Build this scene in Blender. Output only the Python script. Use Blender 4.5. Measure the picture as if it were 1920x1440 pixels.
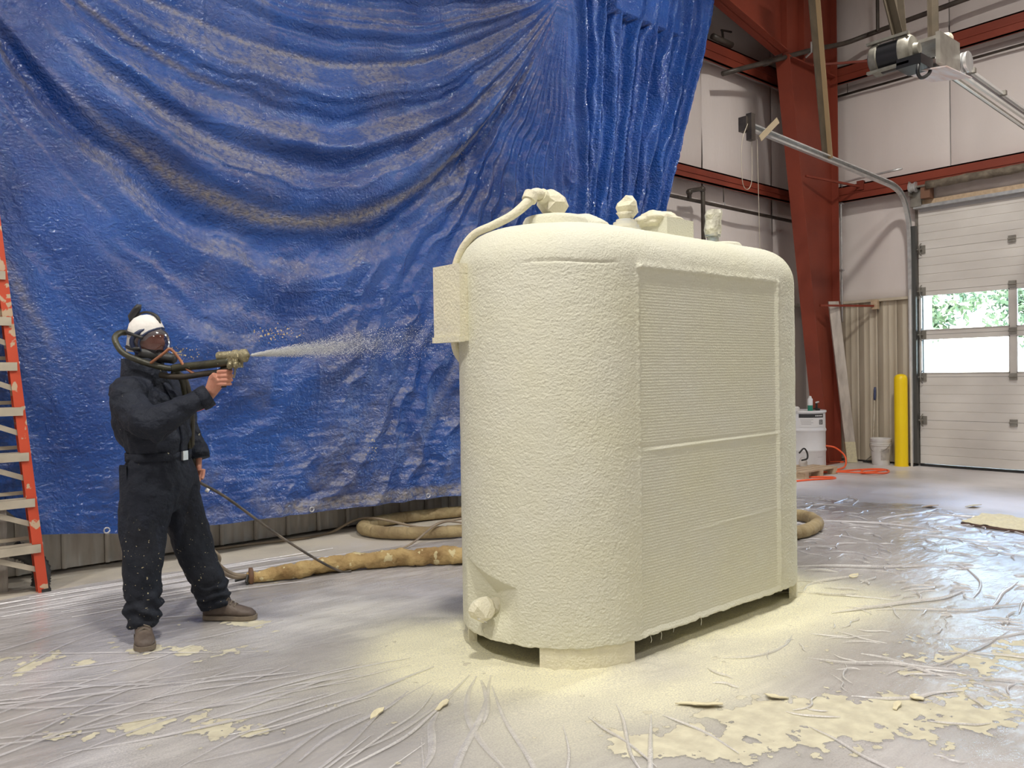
import bpy, bmesh, math, random
import numpy as np
from mathutils import Matrix, Vector
random.seed(7)
rng = np.random.default_rng(11)
for o in list(bpy.data.objects): bpy.data.objects.remove(o, do_unlink=True)
S = bpy.context.scene
COL = S.collection
PI = math.pi
R = math.radians

# ------------------------------------------------------------------ camera
# x runs along the tarp wall, y towards it, z up
cd = bpy.data.cameras.new('camera'); cam = bpy.data.objects.new('camera', cd); COL.objects.link(cam)
cd.sensor_width = 36.0; cd.lens = 28.5; cd.clip_end = 200
yaw, pitch, roll = R(40.728), R(-0.653), R(-0.899)
fwd = Vector((math.sin(yaw)*math.cos(pitch), math.cos(yaw)*math.cos(pitch), math.sin(pitch)))
r0 = Vector((math.cos(yaw), -math.sin(yaw), 0)); u0 = r0.cross(fwd)
rgt = math.cos(roll)*r0 + math.sin(roll)*u0; upv = -math.sin(roll)*r0 + math.cos(roll)*u0
m = Matrix((rgt, upv, -fwd)).transposed().to_4x4(); m.translation = (0, 0, 1.45)
cam.matrix_world = m
S.camera = cam

# ------------------------------------------------------------------ world, lights, exposure
W = bpy.data.worlds.new('sky'); S.world = W; W.use_nodes = True
nt = W.node_tree; bg = nt.nodes['Background']
sky = nt.nodes.new('ShaderNodeTexSky'); sky.sky_type = 'NISHITA'; sky.sun_disc = False
sky.sun_elevation = R(48); sky.sun_rotation = R(-95); sky.air_density = 1.2; sky.dust_density = 2.0
nt.links.new(sky.outputs[0], bg.inputs[0]); bg.inputs[1].default_value = 3.2
sd = bpy.data.lights.new('sun', 'SUN'); sd.energy = 46.0; sd.angle = R(0.6); sd.color = (1, .96, .88)
sun = bpy.data.objects.new('sun', sd); COL.objects.link(sun)
sun.rotation_euler = Vector((0.62, 0.1, -0.78)).to_track_quat('-Z', 'Y').to_euler()
def high_bay(x, y, z, power, size=.55, col=(1, .965, .90)):
    l = bpy.data.lights.new('high_bay_lamp', 'AREA'); l.shape = 'DISK'; l.size = size; l.energy = power; l.color = col
    o = bpy.data.objects.new('high_bay_lamp', l); COL.objects.link(o); o.location = (x, y, z); return o
for (x, y, p) in ((7.6, 2.6, 300), (1.2, 1.6, 285), (-2.6, 3.4, 260), (7.6, -2.8, 55), (2.0, -2.8, 85), (-2.6, -2.4, 130)):
    high_bay(x, y, 7.3, p)
vs = S.view_settings; vs.view_transform = 'Standard'; vs.look = 'None'; vs.exposure = 0.0; vs.gamma = 1.0
vs.use_curve_mapping = False

# ------------------------------------------------------------------ numpy noise
_perm = rng.permutation(256); _perm = np.concatenate([_perm, _perm, _perm])
_grad = rng.normal(size=(256, 3)); _grad /= np.linalg.norm(_grad, axis=1)[:, None]
def pnoise(p):
    p = np.asarray(p, float); i = np.floor(p).astype(int); f = p - i; i &= 255
    w = f*f*f*(f*(f*6-15)+10); out = 0
    for a in (0, 1):
        for b in (0, 1):
            for c in (0, 1):
                h = _perm[_perm[_perm[(i[..., 0]+a) & 255]+((i[..., 1]+b) & 255)]+((i[..., 2]+c) & 255)] & 255
                g = _grad[h]
                d = (f[..., 0]-a)*g[..., 0]+(f[..., 1]-b)*g[..., 1]+(f[..., 2]-c)*g[..., 2]
                wa = w[..., 0] if a else 1-w[..., 0]; wb = w[..., 1] if b else 1-w[..., 1]; wc = w[..., 2] if c else 1-w[..., 2]
                out = out + d*wa*wb*wc
    return out*1.6
def fbm(p, o=4):
    s = 0; a = 1.
    for k in range(o): s = s+a*pnoise(np.asarray(p)*2**k+k*17.3); a *= .5
    return s
def sstep(a, b, x):
    t = np.clip((x-a)/(b-a), 0, 1); return t*t*(3-2*t)

# ------------------------------------------------------------------ materials
def mat(name, col, rough=.6, metal=0., spec=.5, var=None, bump=None, alpha=None, stretch=(1, 1, 1), spots=None, emit=None):
    """principled material; var=(scale, colour2, amount), bump=(scale, distance[, detail]), spots=(scale, threshold, colour)"""
    m = bpy.data.materials.new(name); m.use_nodes = True
    t = m.node_tree; n = t.nodes; L = t.links; b = n['Principled BSDF']
    b.inputs['Roughness'].default_value = rough; b.inputs['Metallic'].default_value = metal
    b.inputs['Specular IOR Level'].default_value = spec
    b.inputs['Base Color'].default_value = (*col, 1)
    if var or bump or spots:
        tc = n.new('ShaderNodeTexCoord'); mp = n.new('ShaderNodeMapping'); mp.inputs['Scale'].default_value = stretch
        L.new(tc.outputs['Object'], mp.inputs[0]); vec = mp.outputs[0]
    out = None
    if var:
        no = n.new('ShaderNodeTexNoise'); no.inputs['Scale'].default_value = var[0]; no.inputs['Detail'].default_value = 5
        L.new(vec, no.inputs['Vector'])
        rp = n.new('ShaderNodeMapRange'); rp.inputs[1].default_value = .35; rp.inputs[2].default_value = .68
        rp.inputs[4].default_value = var[2]; L.new(no.outputs[0], rp.inputs[0])
        mx = n.new('ShaderNodeMix'); mx.data_type = 'RGBA'; mx.inputs[6].default_value = (*col, 1); mx.inputs[7].default_value = (*var[1], 1)
        L.new(rp.outputs[0], mx.inputs[0]); out = mx.outputs[2]
    if spots:
        no = n.new('ShaderNodeTexNoise'); no.inputs['Scale'].default_value = spots[0]; no.inputs['Detail'].default_value = 3
        L.new(tc.outputs['Object'], no.inputs['Vector'])
        rp = n.new('ShaderNodeMapRange'); rp.inputs[1].default_value = spots[1]; rp.inputs[2].default_value = spots[1]+.02
        L.new(no.outputs[0], rp.inputs[0])
        mx = n.new('ShaderNodeMix'); mx.data_type = 'RGBA'; mx.inputs[6].default_value = (*col, 1); mx.inputs[7].default_value = (*spots[2], 1)
        if out: L.new(out, mx.inputs[6])
        L.new(rp.outputs[0], mx.inputs[0]); out = mx.outputs[2]
    if out: L.new(out, b.inputs['Base Color'])
    if bump:
        no = n.new('ShaderNodeTexNoise'); no.inputs['Scale'].default_value = bump[0]; no.inputs['Detail'].default_value = bump[2] if len(bump) > 2 else 3
        L.new(vec, no.inputs['Vector'])
        bp = n.new('ShaderNodeBump'); bp.inputs['Distance'].default_value = bump[1]; bp.inputs['Strength'].default_value = 1
        L.new(no.outputs[0], bp.inputs['Height']); L.new(bp.outputs[0], b.inputs['Normal'])
    if emit:
        b.inputs['Emission Color'].default_value = (*col, 1); b.inputs['Emission Strength'].default_value = emit
    return m
CREAM = (.80, .76, .56)
M = {}
M['foam'] = mat('spray_foam', (.69, .68, .57), .75, spec=.25, var=(2.2, (.69, .675, .525), 1), bump=(105, .004, 2))
M['foam_rough'] = mat('sprayed_wrap', (.78, .74, .56), .8, spec=.2, var=(9, (.70, .66, .52), 1), bump=(70, .006, 3))
M['white_wall'] = mat('white_insulation_facing', (.79, .72, .69), .62, spec=.3, var=(.7, (.67, .605, .575), .8), bump=(22, .004, 4), stretch=(1, 1, .35))
M['dirty_wall'] = mat('dirty_insulation_facing', (.74, .66, .62), .62, spec=.3, var=(1.7, (.52, .45, .41), .9), bump=(14, .01, 4))
M['tan_metal'] = mat('tan_wainscot_metal', (.60, .53, .42), .5, spec=.4, var=(1.6, (.46, .39, .29), 1), stretch=(3, 3, .5))
M['grey_metal_panel'] = mat('grey_wainscot_metal', (.62, .59, .54), .5, spec=.4, var=(5, (.46, .42, .36), 1), stretch=(3, 3, .6))
M['red_steel'] = mat('red_oxide_steel', (.27, .052, .028), .55, spec=.35, var=(1.3, (.20, .038, .022), 1), bump=(60, .001))
M['galv'] = mat('galvanized_steel', (.66, .66, .65), .34, .55, var=(12, (.50, .50, .50), 1))
M['steel_dull'] = mat('dusty_steel', (.36, .34, .30), .5, .6, var=(8, (.25, .23, .20), 1))
M['angle_iron'] = mat('perforated_angle', (.115, .09, .062), .55, .3, var=(6, (.075, .06, .042), 1))
M['black_pipe'] = mat('black_iron_pipe', (.045, .035, .03), .45, .2, var=(7, (.09, .075, .06), 1))
M['black'] = mat('black_rubber', (.012, .012, .013), .5, var=(14, (.03, .03, .03), 1))
M['black_gloss'] = mat('black_plastic', (.012, .012, .014), .3)
M['door_white'] = mat('white_door_panel', (.74, .70, .655), .45, spec=.4, var=(1.2, (.62, .58, .54), .9), stretch=(1, 1, 2))
M['yellow'] = mat('yellow_plastic_sleeve', (.95, .68, .005), .35, var=(2, (.92, .62, .004), 1))
M['white_plastic'] = mat('white_plastic', (.72, .70, .70), .4, var=(6, (.6, .57, .54), 1))
M['drum_white'] = mat('white_drum_paint', (.74, .74, .77), .32, var=(3, (.66, .65, .67), 1))
M['green'] = mat('green_can_paint', (.02, .22, .15), .35)
M['orange_cord'] = mat('orange_cord', (.95, .13, .035), .4)
M['pale_wood'] = mat('pale_wood', (.62, .47, .32), .7, var=(3, (.48, .34, .22), 1), stretch=(1, 8, 8))
M['board'] = mat('sprayed_board', (.60, .54, .48), .75, var=(5, (.42, .37, .33), 1), stretch=(3, 3, .7), bump=(30, .004))
M['grey_wood'] = mat('grey_timber', (.40, .37, .33), .8, var=(6, (.28, .25, .22), 1), stretch=(6, 6, .6), bump=(30, .003))
M['ladder_red'] = mat('orange_fiberglass', (.60, .08, .035), .45, spots=(9, .58, (.55, .40, .27)), var=(4, (.55, .07, .03), 1))
M['alu_dusty'] = mat('dusty_aluminium', (.52, .46, .36), .6, .15, var=(7, (.38, .33, .26), 1))
M['hosewrap'] = mat('foam_crusted_hose_wrap', (.50, .36, .16), .75, spec=.25, var=(7, (.30, .19, .08), 1), bump=(25, .02, 4), spots=(11, .60, (.62, .53, .30)))
M['hosewrap_dim'] = mat('tan_hose_wrap', (.42, .33, .18), .8, spec=.2, var=(6, (.27, .20, .11), 1), bump=(25, .012, 4))
M['rubber_tan'] = mat('dusty_rubber_hose', (.22, .17, .12), .6, var=(9, (.32, .25, .17), 1))
M['coverall'] = mat('navy_coverall', (.009, .012, .022), .72, spec=.3, var=(4, (.017, .021, .034), 1), bump=(10, .045, 5), spots=(34, .735, (.55, .50, .34)))
M['coverall_leg'] = mat('navy_coverall_crusted', (.011, .014, .022), .75, spec=.25, var=(3.4, (.018, .020, .028), 1), bump=(9, .025, 5), spots=(62, .685, (.44, .38, .24)))
M['skin'] = mat('skin', (.55, .27, .19), .5, spec=.3, var=(30, (.48, .20, .14), 1), bump=(120, .0015))
M['cap'] = mat('white_cap', (.82, .79, .75), .8, var=(9, (.72, .69, .66), 1), bump=(12, .012))
M['navy_rubber'] = mat('navy_mask_frame', (.02, .03, .075), .3)
M['olive'] = mat('olive_hose', (.046, .044, .022), .45, var=(12, (.022, .021, .014), 1), bump=(40, .003), spots=(40, .72, (.55, .48, .25)))
M['olive_metal'] = mat('foam_spattered_gun_metal', (.33, .29, .18), .5, .4, var=(22, (.14, .12, .07), 1), bump=(60, .006, 4), spots=(45, .62, (.62, .55, .34)))
M['copper_tube'] = mat('orange_brown_tube', (.33, .12, .05), .45, var=(12, (.25, .10, .05), 1))
M['boot'] = mat('brown_work_boot', (.07, .05, .04), .6, var=(14, (.125, .095, .076), 1), bump=(40, .004))
M['sole'] = mat('boot_sole', (.20, .16, .12), .8, var=(14, (.12, .10, .08), 1))
M['buckle'] = mat('buckle_metal', (.6, .6, .62), .35, .9)
M['paper'] = mat('printed_card', (.85, .83, .86), .5, var=(5, (.75, .55, .48), 1), stretch=(.6, 3, 1))
M['label_black'] = mat('label_black_print', (.03, .03, .035), .4)
M['label_white'] = mat('label_paper', (.72, .71, .72), .5)
M['label_grey'] = mat('label_grey_print', (.42, .41, .42), .5)
M['blue_grip'] = mat('blue_grip', (.06, .075, .16), .5)
M['foam_chip'] = mat('dry_foam_chip', (.74, .68, .47), .9, spec=.1, var=(30, (.62, .56, .4), 1), bump=(60, .004))
M['leaf'] = mat('foliage', (.09, .15, .085), .6, var=(3, (.17, .24, .14), 1))
M['bark'] = mat('bark', (.16, .12, .09), .8)
M['grass'] = mat('gravel_yard', (.38, .37, .33), .9, var=(.6, (.22, .27, .14), 1))
M['ceil'] = mat('white_ceiling_facing', (.50, .48, .46), .7)

def glass(name, tint=(1, 1, 1), gloss=.08, rough=.02):
    m = bpy.data.materials.new(name); m.use_nodes = True; t = m.node_tree; n = t.nodes; L = t.links
    n.remove(n['Principled BSDF']); o = n['Material Output']
    a = n.new('ShaderNodeBsdfTransparent'); a.inputs[0].default_value = (*tint, 1)
    g = n.new('ShaderNodeBsdfGlossy'); g.inputs['Roughness'].default_value = rough
    f = n.new('ShaderNodeFresnel'); f.inputs[0].default_value = 1.45
    ad = n.new('ShaderNodeMath'); ad.operation = 'ADD'; ad.inputs[1].default_value = gloss; L.new(f.outputs[0], ad.inputs[0])
    x = n.new('ShaderNodeMixShader'); L.new(ad.outputs[0], x.inputs[0]); L.new(a.outputs[0], x.inputs[1]); L.new(g.outputs[0], x.inputs[2])
    L.new(x.outputs[0], o.inputs[0]); return m
M['pane'] = glass('door_glass', (.96, .98, 1), .02)
M['visor'] = glass('visor_lens', (.50, .47, .50), .04, .08)
def node_mix(n, L, fac, a, b):
    x = n.new('ShaderNodeMix'); x.data_type = 'RGBA'
    for s, v in ((0, fac), (6, a), (7, b)):
        if isinstance(v, tuple): x.inputs[s].default_value = (*v, 1) if len(v) == 3 else v
        elif isinstance(v, (int, float)): x.inputs[s].default_value = v
        else: L.new(v, x.inputs[s])
    return x.outputs[2]
def rng_node(n, L, src, a, b, c=0., d=1.):
    x = n.new('ShaderNodeMapRange'); x.inputs[1].default_value = a; x.inputs[2].default_value = b
    x.inputs[3].default_value = c; x.inputs[4].default_value = d; L.new(src, x.inputs[0]); return x.outputs[0]
def noise_node(n, L, vec, scale, detail=4, stretch=None, rot=0.):
    if stretch:
        mp = n.new('ShaderNodeMapping'); mp.inputs['Scale'].default_value = stretch; mp.inputs['Rotation'].default_value = (0, 0, rot)
        L.new(vec, mp.inputs[0]); vec = mp.outputs[0]
    x = n.new('ShaderNodeTexNoise'); x.inputs['Scale'].default_value = scale; x.inputs['Detail'].default_value = detail
    L.new(vec, x.inputs['Vector']); return x.outputs[0]
def math_node(n, L, op, a, b):
    x = n.new('ShaderNodeMath'); x.operation = op
    for k, v in enumerate((a, b)):
        if isinstance(v, (int, float)): x.inputs[k].default_value = v
        else: L.new(v, x.inputs[k])
    return x.outputs[0]

def concrete_material():
    m = bpy.data.materials.new('dusty_concrete'); m.use_nodes = True; t = m.node_tree; n = t.nodes; L = t.links; b = n['Principled BSDF']
    tc = n.new('ShaderNodeTexCoord'); v = tc.outputs['Object']
    c = node_mix(n, L, rng_node(n, L, noise_node(n, L, v, .55, 5), .35, .65), (.33, .31, .295), (.47, .435, .40))
    c = node_mix(n, L, rng_node(n, L, noise_node(n, L, v, .8, 4, (1, .35, 1), R(35)), .48, .66, 0, .8), c, (.72, .685, .70))
    c = node_mix(n, L, rng_node(n, L, noise_node(n, L, v, 60, 3), .55, .75, 0, .35), c, (.27, .25, .23))
    sx = n.new('ShaderNodeSeparateXYZ'); L.new(v, sx.inputs[0])          # tan dust swept to the tarp wall
    dw = math_node(n, L, 'MULTIPLY', rng_node(n, L, sx.outputs[1], 5.3, 6.1), rng_node(n, L, noise_node(n, L, v, 3, 5), .3, .6, .5, 1))
    c = node_mix(n, L, dw, c, (.62, .565, .48))
    dx = math_node(n, L, 'MULTIPLY', rng_node(n, L, sx.outputs[0], 7.0, 9.5), rng_node(n, L, noise_node(n, L, v, .9, 5), .33, .6, .25, 1))  # towards the door: pale dust, plus window reflection put into the colour
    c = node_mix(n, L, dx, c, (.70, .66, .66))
    L.new(c, b.inputs['Base Color'])
    L.new(rng_node(n, L, noise_node(n, L, v, 1.1, 4), .35, .65, .28, .6), b.inputs['Roughness'])
    bp = n.new('ShaderNodeBump'); bp.inputs['Distance'].default_value = .003; L.new(noise_node(n, L, v, 45, 4), bp.inputs['Height']); L.new(bp.outputs[0], b.inputs['Normal'])
    return m
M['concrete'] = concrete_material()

def tarp_material():
    m = bpy.data.materials.new('blue_poly_tarp'); m.use_nodes = True; t = m.node_tree; n = t.nodes; L = t.links; b = n['Principled BSDF']
    tc = n.new('ShaderNodeTexCoord'); v = tc.outputs['Object']
    at = n.new('ShaderNodeAttribute'); at.attribute_name = 'mask'; sp = n.new('ShaderNodeSeparateColor'); L.new(at.outputs['Color'], sp.inputs[0])
    c = node_mix(n, L, rng_node(n, L, noise_node(n, L, v, 1.4, 5), .35, .65), (.010, .049, .225), (.022, .090, .355))
    d = math_node(n, L, 'MULTIPLY', sp.outputs[0], rng_node(n, L, noise_node(n, L, v, 26, 5), .28, .62, .25, 1))
    c = node_mix(n, L, math_node(n, L, 'MULTIPLY', d, .85), c, (.35, .31, .255))
    s = math_node(n, L, 'ADD', sp.outputs[1], rng_node(n, L, noise_node(n, L, v, 55, 3), .3, .7, -.5, .5))
    c = node_mix(n, L, rng_node(n, L, s, .62, .70), c, (.52, .44, .22))
    L.new(c, b.inputs['Base Color'])
    L.new(rng_node(n, L, d, 0, .8, .085, .5), b.inputs['Roughness'])
    b.inputs['Specular IOR Level'].default_value = .6
    # crinkles: facets and fine creases
    vo = n.new('ShaderNodeTexVoronoi'); vo.feature = 'F1'; vo.inputs['Scale'].default_value = 30
    wn = n.new('ShaderNodeTexNoise'); wn.inputs['Scale'].default_value = 5; wn.inputs['Detail'].default_value = 3; L.new(v, wn.inputs['Vector'])
    va = n.new('ShaderNodeVectorMath'); va.operation = 'MULTIPLY_ADD'; va.inputs[1].default_value = (.35, .35, .35); L.new(wn.outputs['Color'], va.inputs[0]); L.new(v, va.inputs[2])
    L.new(va.outputs[0], vo.inputs['Vector'])
    rd = math_node(n, L, 'ABSOLUTE', math_node(n, L, 'SUBTRACT', noise_node(n, L, v, 11, 4, (1, 1, 1.5)), .5), 0)
    h = math_node(n, L, 'ADD', math_node(n, L, 'MULTIPLY', vo.outputs['Distance'], .7), math_node(n, L, 'ADD', math_node(n, L, 'MULTIPLY', rd, 2.2), noise_node(n, L, v, 34, 5, (1, 1, 1.6))))
    bp = n.new('ShaderNodeBump'); bp.inputs['Distance'].default_value = .0095; bp.inputs['Strength'].default_value = .9
    L.new(h, bp.inputs['Height']); L.new(bp.outputs[0], b.inputs['Normal'])
    return m
M['tarp'] = tarp_material()

def sheet_material():
    """clear plastic floor sheeting: see-through film, dulled by overspray (mask R yellow, G crust, B white haze)"""
    m = bpy.data.materials.new('clear_floor_sheeting'); m.use_nodes = True; t = m.node_tree; n = t.nodes; L = t.links; b = n['Principled BSDF']; o = n['Material Output']
    tc = n.new('ShaderNodeTexCoord'); v = tc.outputs['Object']
    at = n.new('ShaderNodeAttribute'); at.attribute_name = 'mask'; sp = n.new('ShaderNodeSeparateColor'); L.new(at.outputs['Color'], sp.inputs[0])
    fine = rng_node(n, L, noise_node(n, L, v, 130, 4), .3, .7, .72, 1.12)
    streak = rng_node(n, L, noise_node(n, L, v, 1.6, 5, (1, 5, 1), R(-35)), .42, .68)
    yel = math_node(n, L, 'MINIMUM', math_node(n, L, 'MULTIPLY', sp.outputs[0], fine), 1.)
    cr = rng_node(n, L, math_node(n, L, 'ADD', sp.outputs[1], math_node(n, L, 'ADD', rng_node(n, L, noise_node(n, L, v, 6, 6), .3, .7, -.45, .45), rng_node(n, L, noise_node(n, L, v, 22, 5), .3, .7, -.22, .22))), .50, .54)
    haze = math_node(n, L, 'MINIMUM', math_node(n, L, 'ADD', math_node(n, L, 'MULTIPLY', sp.outputs[2], fine), math_node(n, L, 'MULTIPLY', streak, .30)), 1.)
    c = node_mix(n, L, yel, (.69, .665, .68), (.80, .76, .53))
    c = node_mix(n, L, cr, c, node_mix(n, L, rng_node(n, L, noise_node(n, L, v, 14, 5), .35, .65), (.50, .46, .35), (.63, .59, .445)))
    L.new(c, b.inputs['Base Color'])
    L.new(rng_node(n, L, math_node(n, L, 'MAXIMUM', yel, cr), 0, 1, .22, .75), b.inputs['Roughness'])
    bp = n.new('ShaderNodeBump'); bp.inputs['Distance'].default_value = .006; bp.inputs['Strength'].default_value = .8
    hh = math_node(n, L, 'ADD', noise_node(n, L, v, 9, 5, (1, 3, 1), R(-35)), math_node(n, L, 'ADD', math_node(n, L, 'MULTIPLY', noise_node(n, L, v, 60, 3), .25), math_node(n, L, 'MULTIPLY', cr, .6)))
    L.new(hh, bp.inputs['Height']); L.new(bp.outputs[0], b.inputs['Normal'])
    a = math_node(n, L, 'MAXIMUM', math_node(n, L, 'MAXIMUM', yel, cr), math_node(n, L, 'MULTIPLY', haze, .85))
    a = math_node(n, L, 'MINIMUM', math_node(n, L, 'ADD', math_node(n, L, 'MULTIPLY', a, .85), .14), 1.)
    tr = n.new('ShaderNodeBsdfTransparent'); x = n.new('ShaderNodeMixShader')
    L.new(a, x.inputs[0]); L.new(tr.outputs[0], x.inputs[1]); L.new(b.outputs[0], x.inputs[2])
    g = n.new('ShaderNodeBsdfGlossy'); g.inputs['Roughness'].default_value = .2; L.new(bp.outputs[0], g.inputs['Normal'])
    f = n.new('ShaderNodeFresnel'); f.inputs[0].default_value = 1.35; L.new(bp.outputs[0], f.inputs['Normal'])
    ff = math_node(n, L, 'MULTIPLY', f.outputs[0], math_node(n, L, 'SUBTRACT', 1., math_node(n, L, 'MAXIMUM', yel, cr)))
    y = n.new('ShaderNodeMixShader'); L.new(math_node(n, L, 'MULTIPLY', ff, .8), y.inputs[0]); L.new(x.outputs[0], y.inputs[1]); L.new(g.outputs[0], y.inputs[2])
    L.new(y.outputs[0], o.inputs[0]); return m
M['sheet'] = sheet_material()

# ------------------------------------------------------------------ object helpers (all shapes are authored in world space)
def root_matrix(o):
    while o.parent: o = o.parent
    return Matrix.Translation(o.location) @ o.rotation_euler.to_matrix().to_4x4()
def tag(o, label=None, cat=None, group=None, kind=None):
    if label: o['label'] = label
    if cat: o['category'] = cat
    if group: o['group'] = group
    if kind: o['kind'] = kind
    return o
def thing(name, label, cat, loc=(0, 0, 0), rotz=0., group=None):
    o = bpy.data.objects.new(name, None); COL.objects.link(o); o.location = loc; o.rotation_euler = (0, 0, rotz)
    o.empty_display_size = .1
    return tag(o, label, cat, group)
def link_mesh(name, me, material, parent=None, smooth=False):
    o = bpy.data.objects.new(name, me); COL.objects.link(o)
    for mm in (material if isinstance(material, (list, tuple)) else [material]): me.materials.append(mm)
    if parent is not None:
        me.transform(root_matrix(parent).inverted()); o.parent = parent
    if smooth:
        me.polygons.foreach_set('use_smooth', [True]*len(me.polygons))
    return o
class MB:
    """collects shapes into one mesh"""
    def __init__(s): s.bm = bmesh.new()
    def hexa(s, c):
        v = [s.bm.verts.new(p) for p in c]
        for f in ((0, 3, 2, 1), (4, 5, 6, 7), (0, 1, 5, 4), (1, 2, 6, 5), (2, 3, 7, 6), (3, 0, 4, 7)): s.bm.faces.new([v[i] for i in f])
        return s
    def box(s, a, b):
        (x0, y0, z0), (x1, y1, z1) = a, b
        return s.hexa([(x0, y0, z0), (x1, y0, z0), (x1, y1, z0), (x0, y1, z0), (x0, y0, z1), (x1, y0, z1), (x1, y1, z1), (x0, y1, z1)])
    def bar(s, p, q, w, h, up=(0, 0, 1), w2=None, h2=None):
        """rectangular bar from p to q, w across, h along 'up'"""
        p, q = Vector(p), Vector(q); d = (q-p).normalized(); sd_ = d.cross(Vector(up)).normalized(); un = sd_.cross(d)
        w2 = w2 or w; h2 = h2 or h
        c = []
        for e, ww, hh in ((p, w, h), (q, w2, h2)):
            c += [e-sd_*ww/2-un*hh/2, e+sd_*ww/2-un*hh/2, e+sd_*ww/2+un*hh/2, e-sd_*ww/2+un*hh/2]
        return s.hexa(c)
    def tube(s, pts, r, n=10, cap=True, sub=0):
        pts = [Vector(p) for p in pts]
        if sub: pts = smooth_path(pts, sub)
        k = len(pts); rr = [r]*k if isinstance(r, (int, float)) else list(np.interp(np.linspace(0, 1, k), np.linspace(0, 1, len(r)), r))
        rings = []; prev = None
        for i, p in enumerate(pts):
            d = (pts[min(i+1, k-1)]-pts[max(i-1, 0)]).normalized()
            if prev is None:
                a = d.cross(Vector((0, 0, 1)));
                if a.length < .05: a = d.cross(Vector((1, 0, 0)))
            else: a = prev-d*prev.dot(d)
            a.normalize(); prev = a; b = d.cross(a)
            rings.append([s.bm.verts.new(p+(a*math.cos(t)+b*math.sin(t))*rr[i]) for t in [2*PI*j/n for j in range(n)]])
        s._skin(rings, cap); return s
    def _skin(s, rings, cap=True):
        n = len(rings[0])
        for A, B in zip(rings, rings[1:]):
            for j in range(n): s.bm.faces.new((A[j], A[(j+1) % n], B[(j+1) % n], B[j]))
        if cap:
            s.bm.faces.new(rings[0][::-1]); s.bm.faces.new(rings[-1])
    def loft(s, secs, n=20):
        """secs: (centre, vecA, vecB) ellipses"""
        rings = []
        for c, a, b in secs:
            c, a, b = Vector(c), Vector(a), Vector(b)
            rings.append([s.bm.verts.new(c+a*math.cos(2*PI*j/n)+b*math.sin(2*PI*j/n)) for j in range(n)])
        s._skin(rings); return s
    def lathe(s, base, prof, n=28, axis=(0, 0, 1)):
        ax = Vector(axis).normalized(); a = ax.orthogonal().normalized(); b = ax.cross(a); base = Vector(base)
        rings = [[s.bm.verts.new(base+ax*h+(a*math.cos(2*PI*j/n)+b*math.sin(2*PI*j/n))*max(r, .0005)) for j in range(n)] for r, h in prof]
        s._skin(rings); return s
    def blob(s, c, rad, amp=.15, seed=0, sub=3, freq=2.2):
        bm2 = bmesh.new(); bmesh.ops.create_icosphere(bm2, subdivisions=sub, radius=1)
        P = np.array([v.co[:] for v in bm2.verts]); d = 1+amp*fbm(P*freq+seed*9.7, 3)
        P = P*d[:, None]*np.array(rad)+np.array(c); idx = {}
        vs_ = [s.bm.verts.new(p) for p in P]
        for f in bm2.faces: s.bm.faces.new([vs_[v.index] for v in f.verts])
        bm2.free(); return s
    def rock(s, c, rad, jit=.16, seed=0, sub=2):
        bm2 = bmesh.new(); bmesh.ops.create_icosphere(bm2, subdivisions=sub, radius=1); q = np.random.default_rng(seed)
        vs_ = [s.bm.verts.new([v.co[i]*(1+q.uniform(-jit, jit))*rad[i]+c[i] for i in range(3)]) for v in bm2.verts]
        for f in bm2.faces: s.bm.faces.new([vs_[v.index] for v in f.verts])
        bm2.free(); return s
    def prism(s, poly, dvec):
        """extrude a closed 3d polygon by dvec"""
        dvec = Vector(dvec); A = [s.bm.verts.new(p) for p in poly]; B = [s.bm.verts.new(Vector(p)+dvec) for p in poly]; n = len(A)
        s.bm.faces.new(A[::-1]); s.bm.faces.new(B)
        for j in range(n): s.bm.faces.new((A[j], A[(j+1) % n], B[(j+1) % n], B[j]))
        return s
    def bevel(s, w, seg=2):
        es = [e for e in s.bm.edges if len(e.link_faces) == 2 and e.calc_face_angle(0) > .6]
        bmesh.ops.bevel(s.bm, geom=es, offset=w, segments=seg, affect='EDGES', profile=.6); return s
    def build(s, name, material, parent=None, smooth=False, auto=None):
        bmesh.ops.recalc_face_normals(s.bm, faces=s.bm.faces)
        me = bpy.data.meshes.new(name); s.bm.to_mesh(me); s.bm.free()
        o = link_mesh(name, me, material, parent, smooth)
        if auto is not None:
            me.polygons.foreach_set('use_smooth', [True]*len(me.polygons)); me.set_sharp_from_angle(angle=R(auto))
        return o
def smooth_path(pts, sub):
    out = []; P = [pts[0]*2-pts[1]]+list(pts)+[pts[-1]*2-pts[-2]]
    for i in range(1, len(P)-2):
        p0, p1, p2, p3 = P[i-1:i+3]
        for k in range(sub):
            t = k/sub
            out.append(.5*((2*p1)+(p2-p0)*t+(2*p0-5*p1+4*p2-p3)*t*t+(3*p1-p0-3*p2+p3)*t**3))
    out.append(P[-2]); return out
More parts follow.
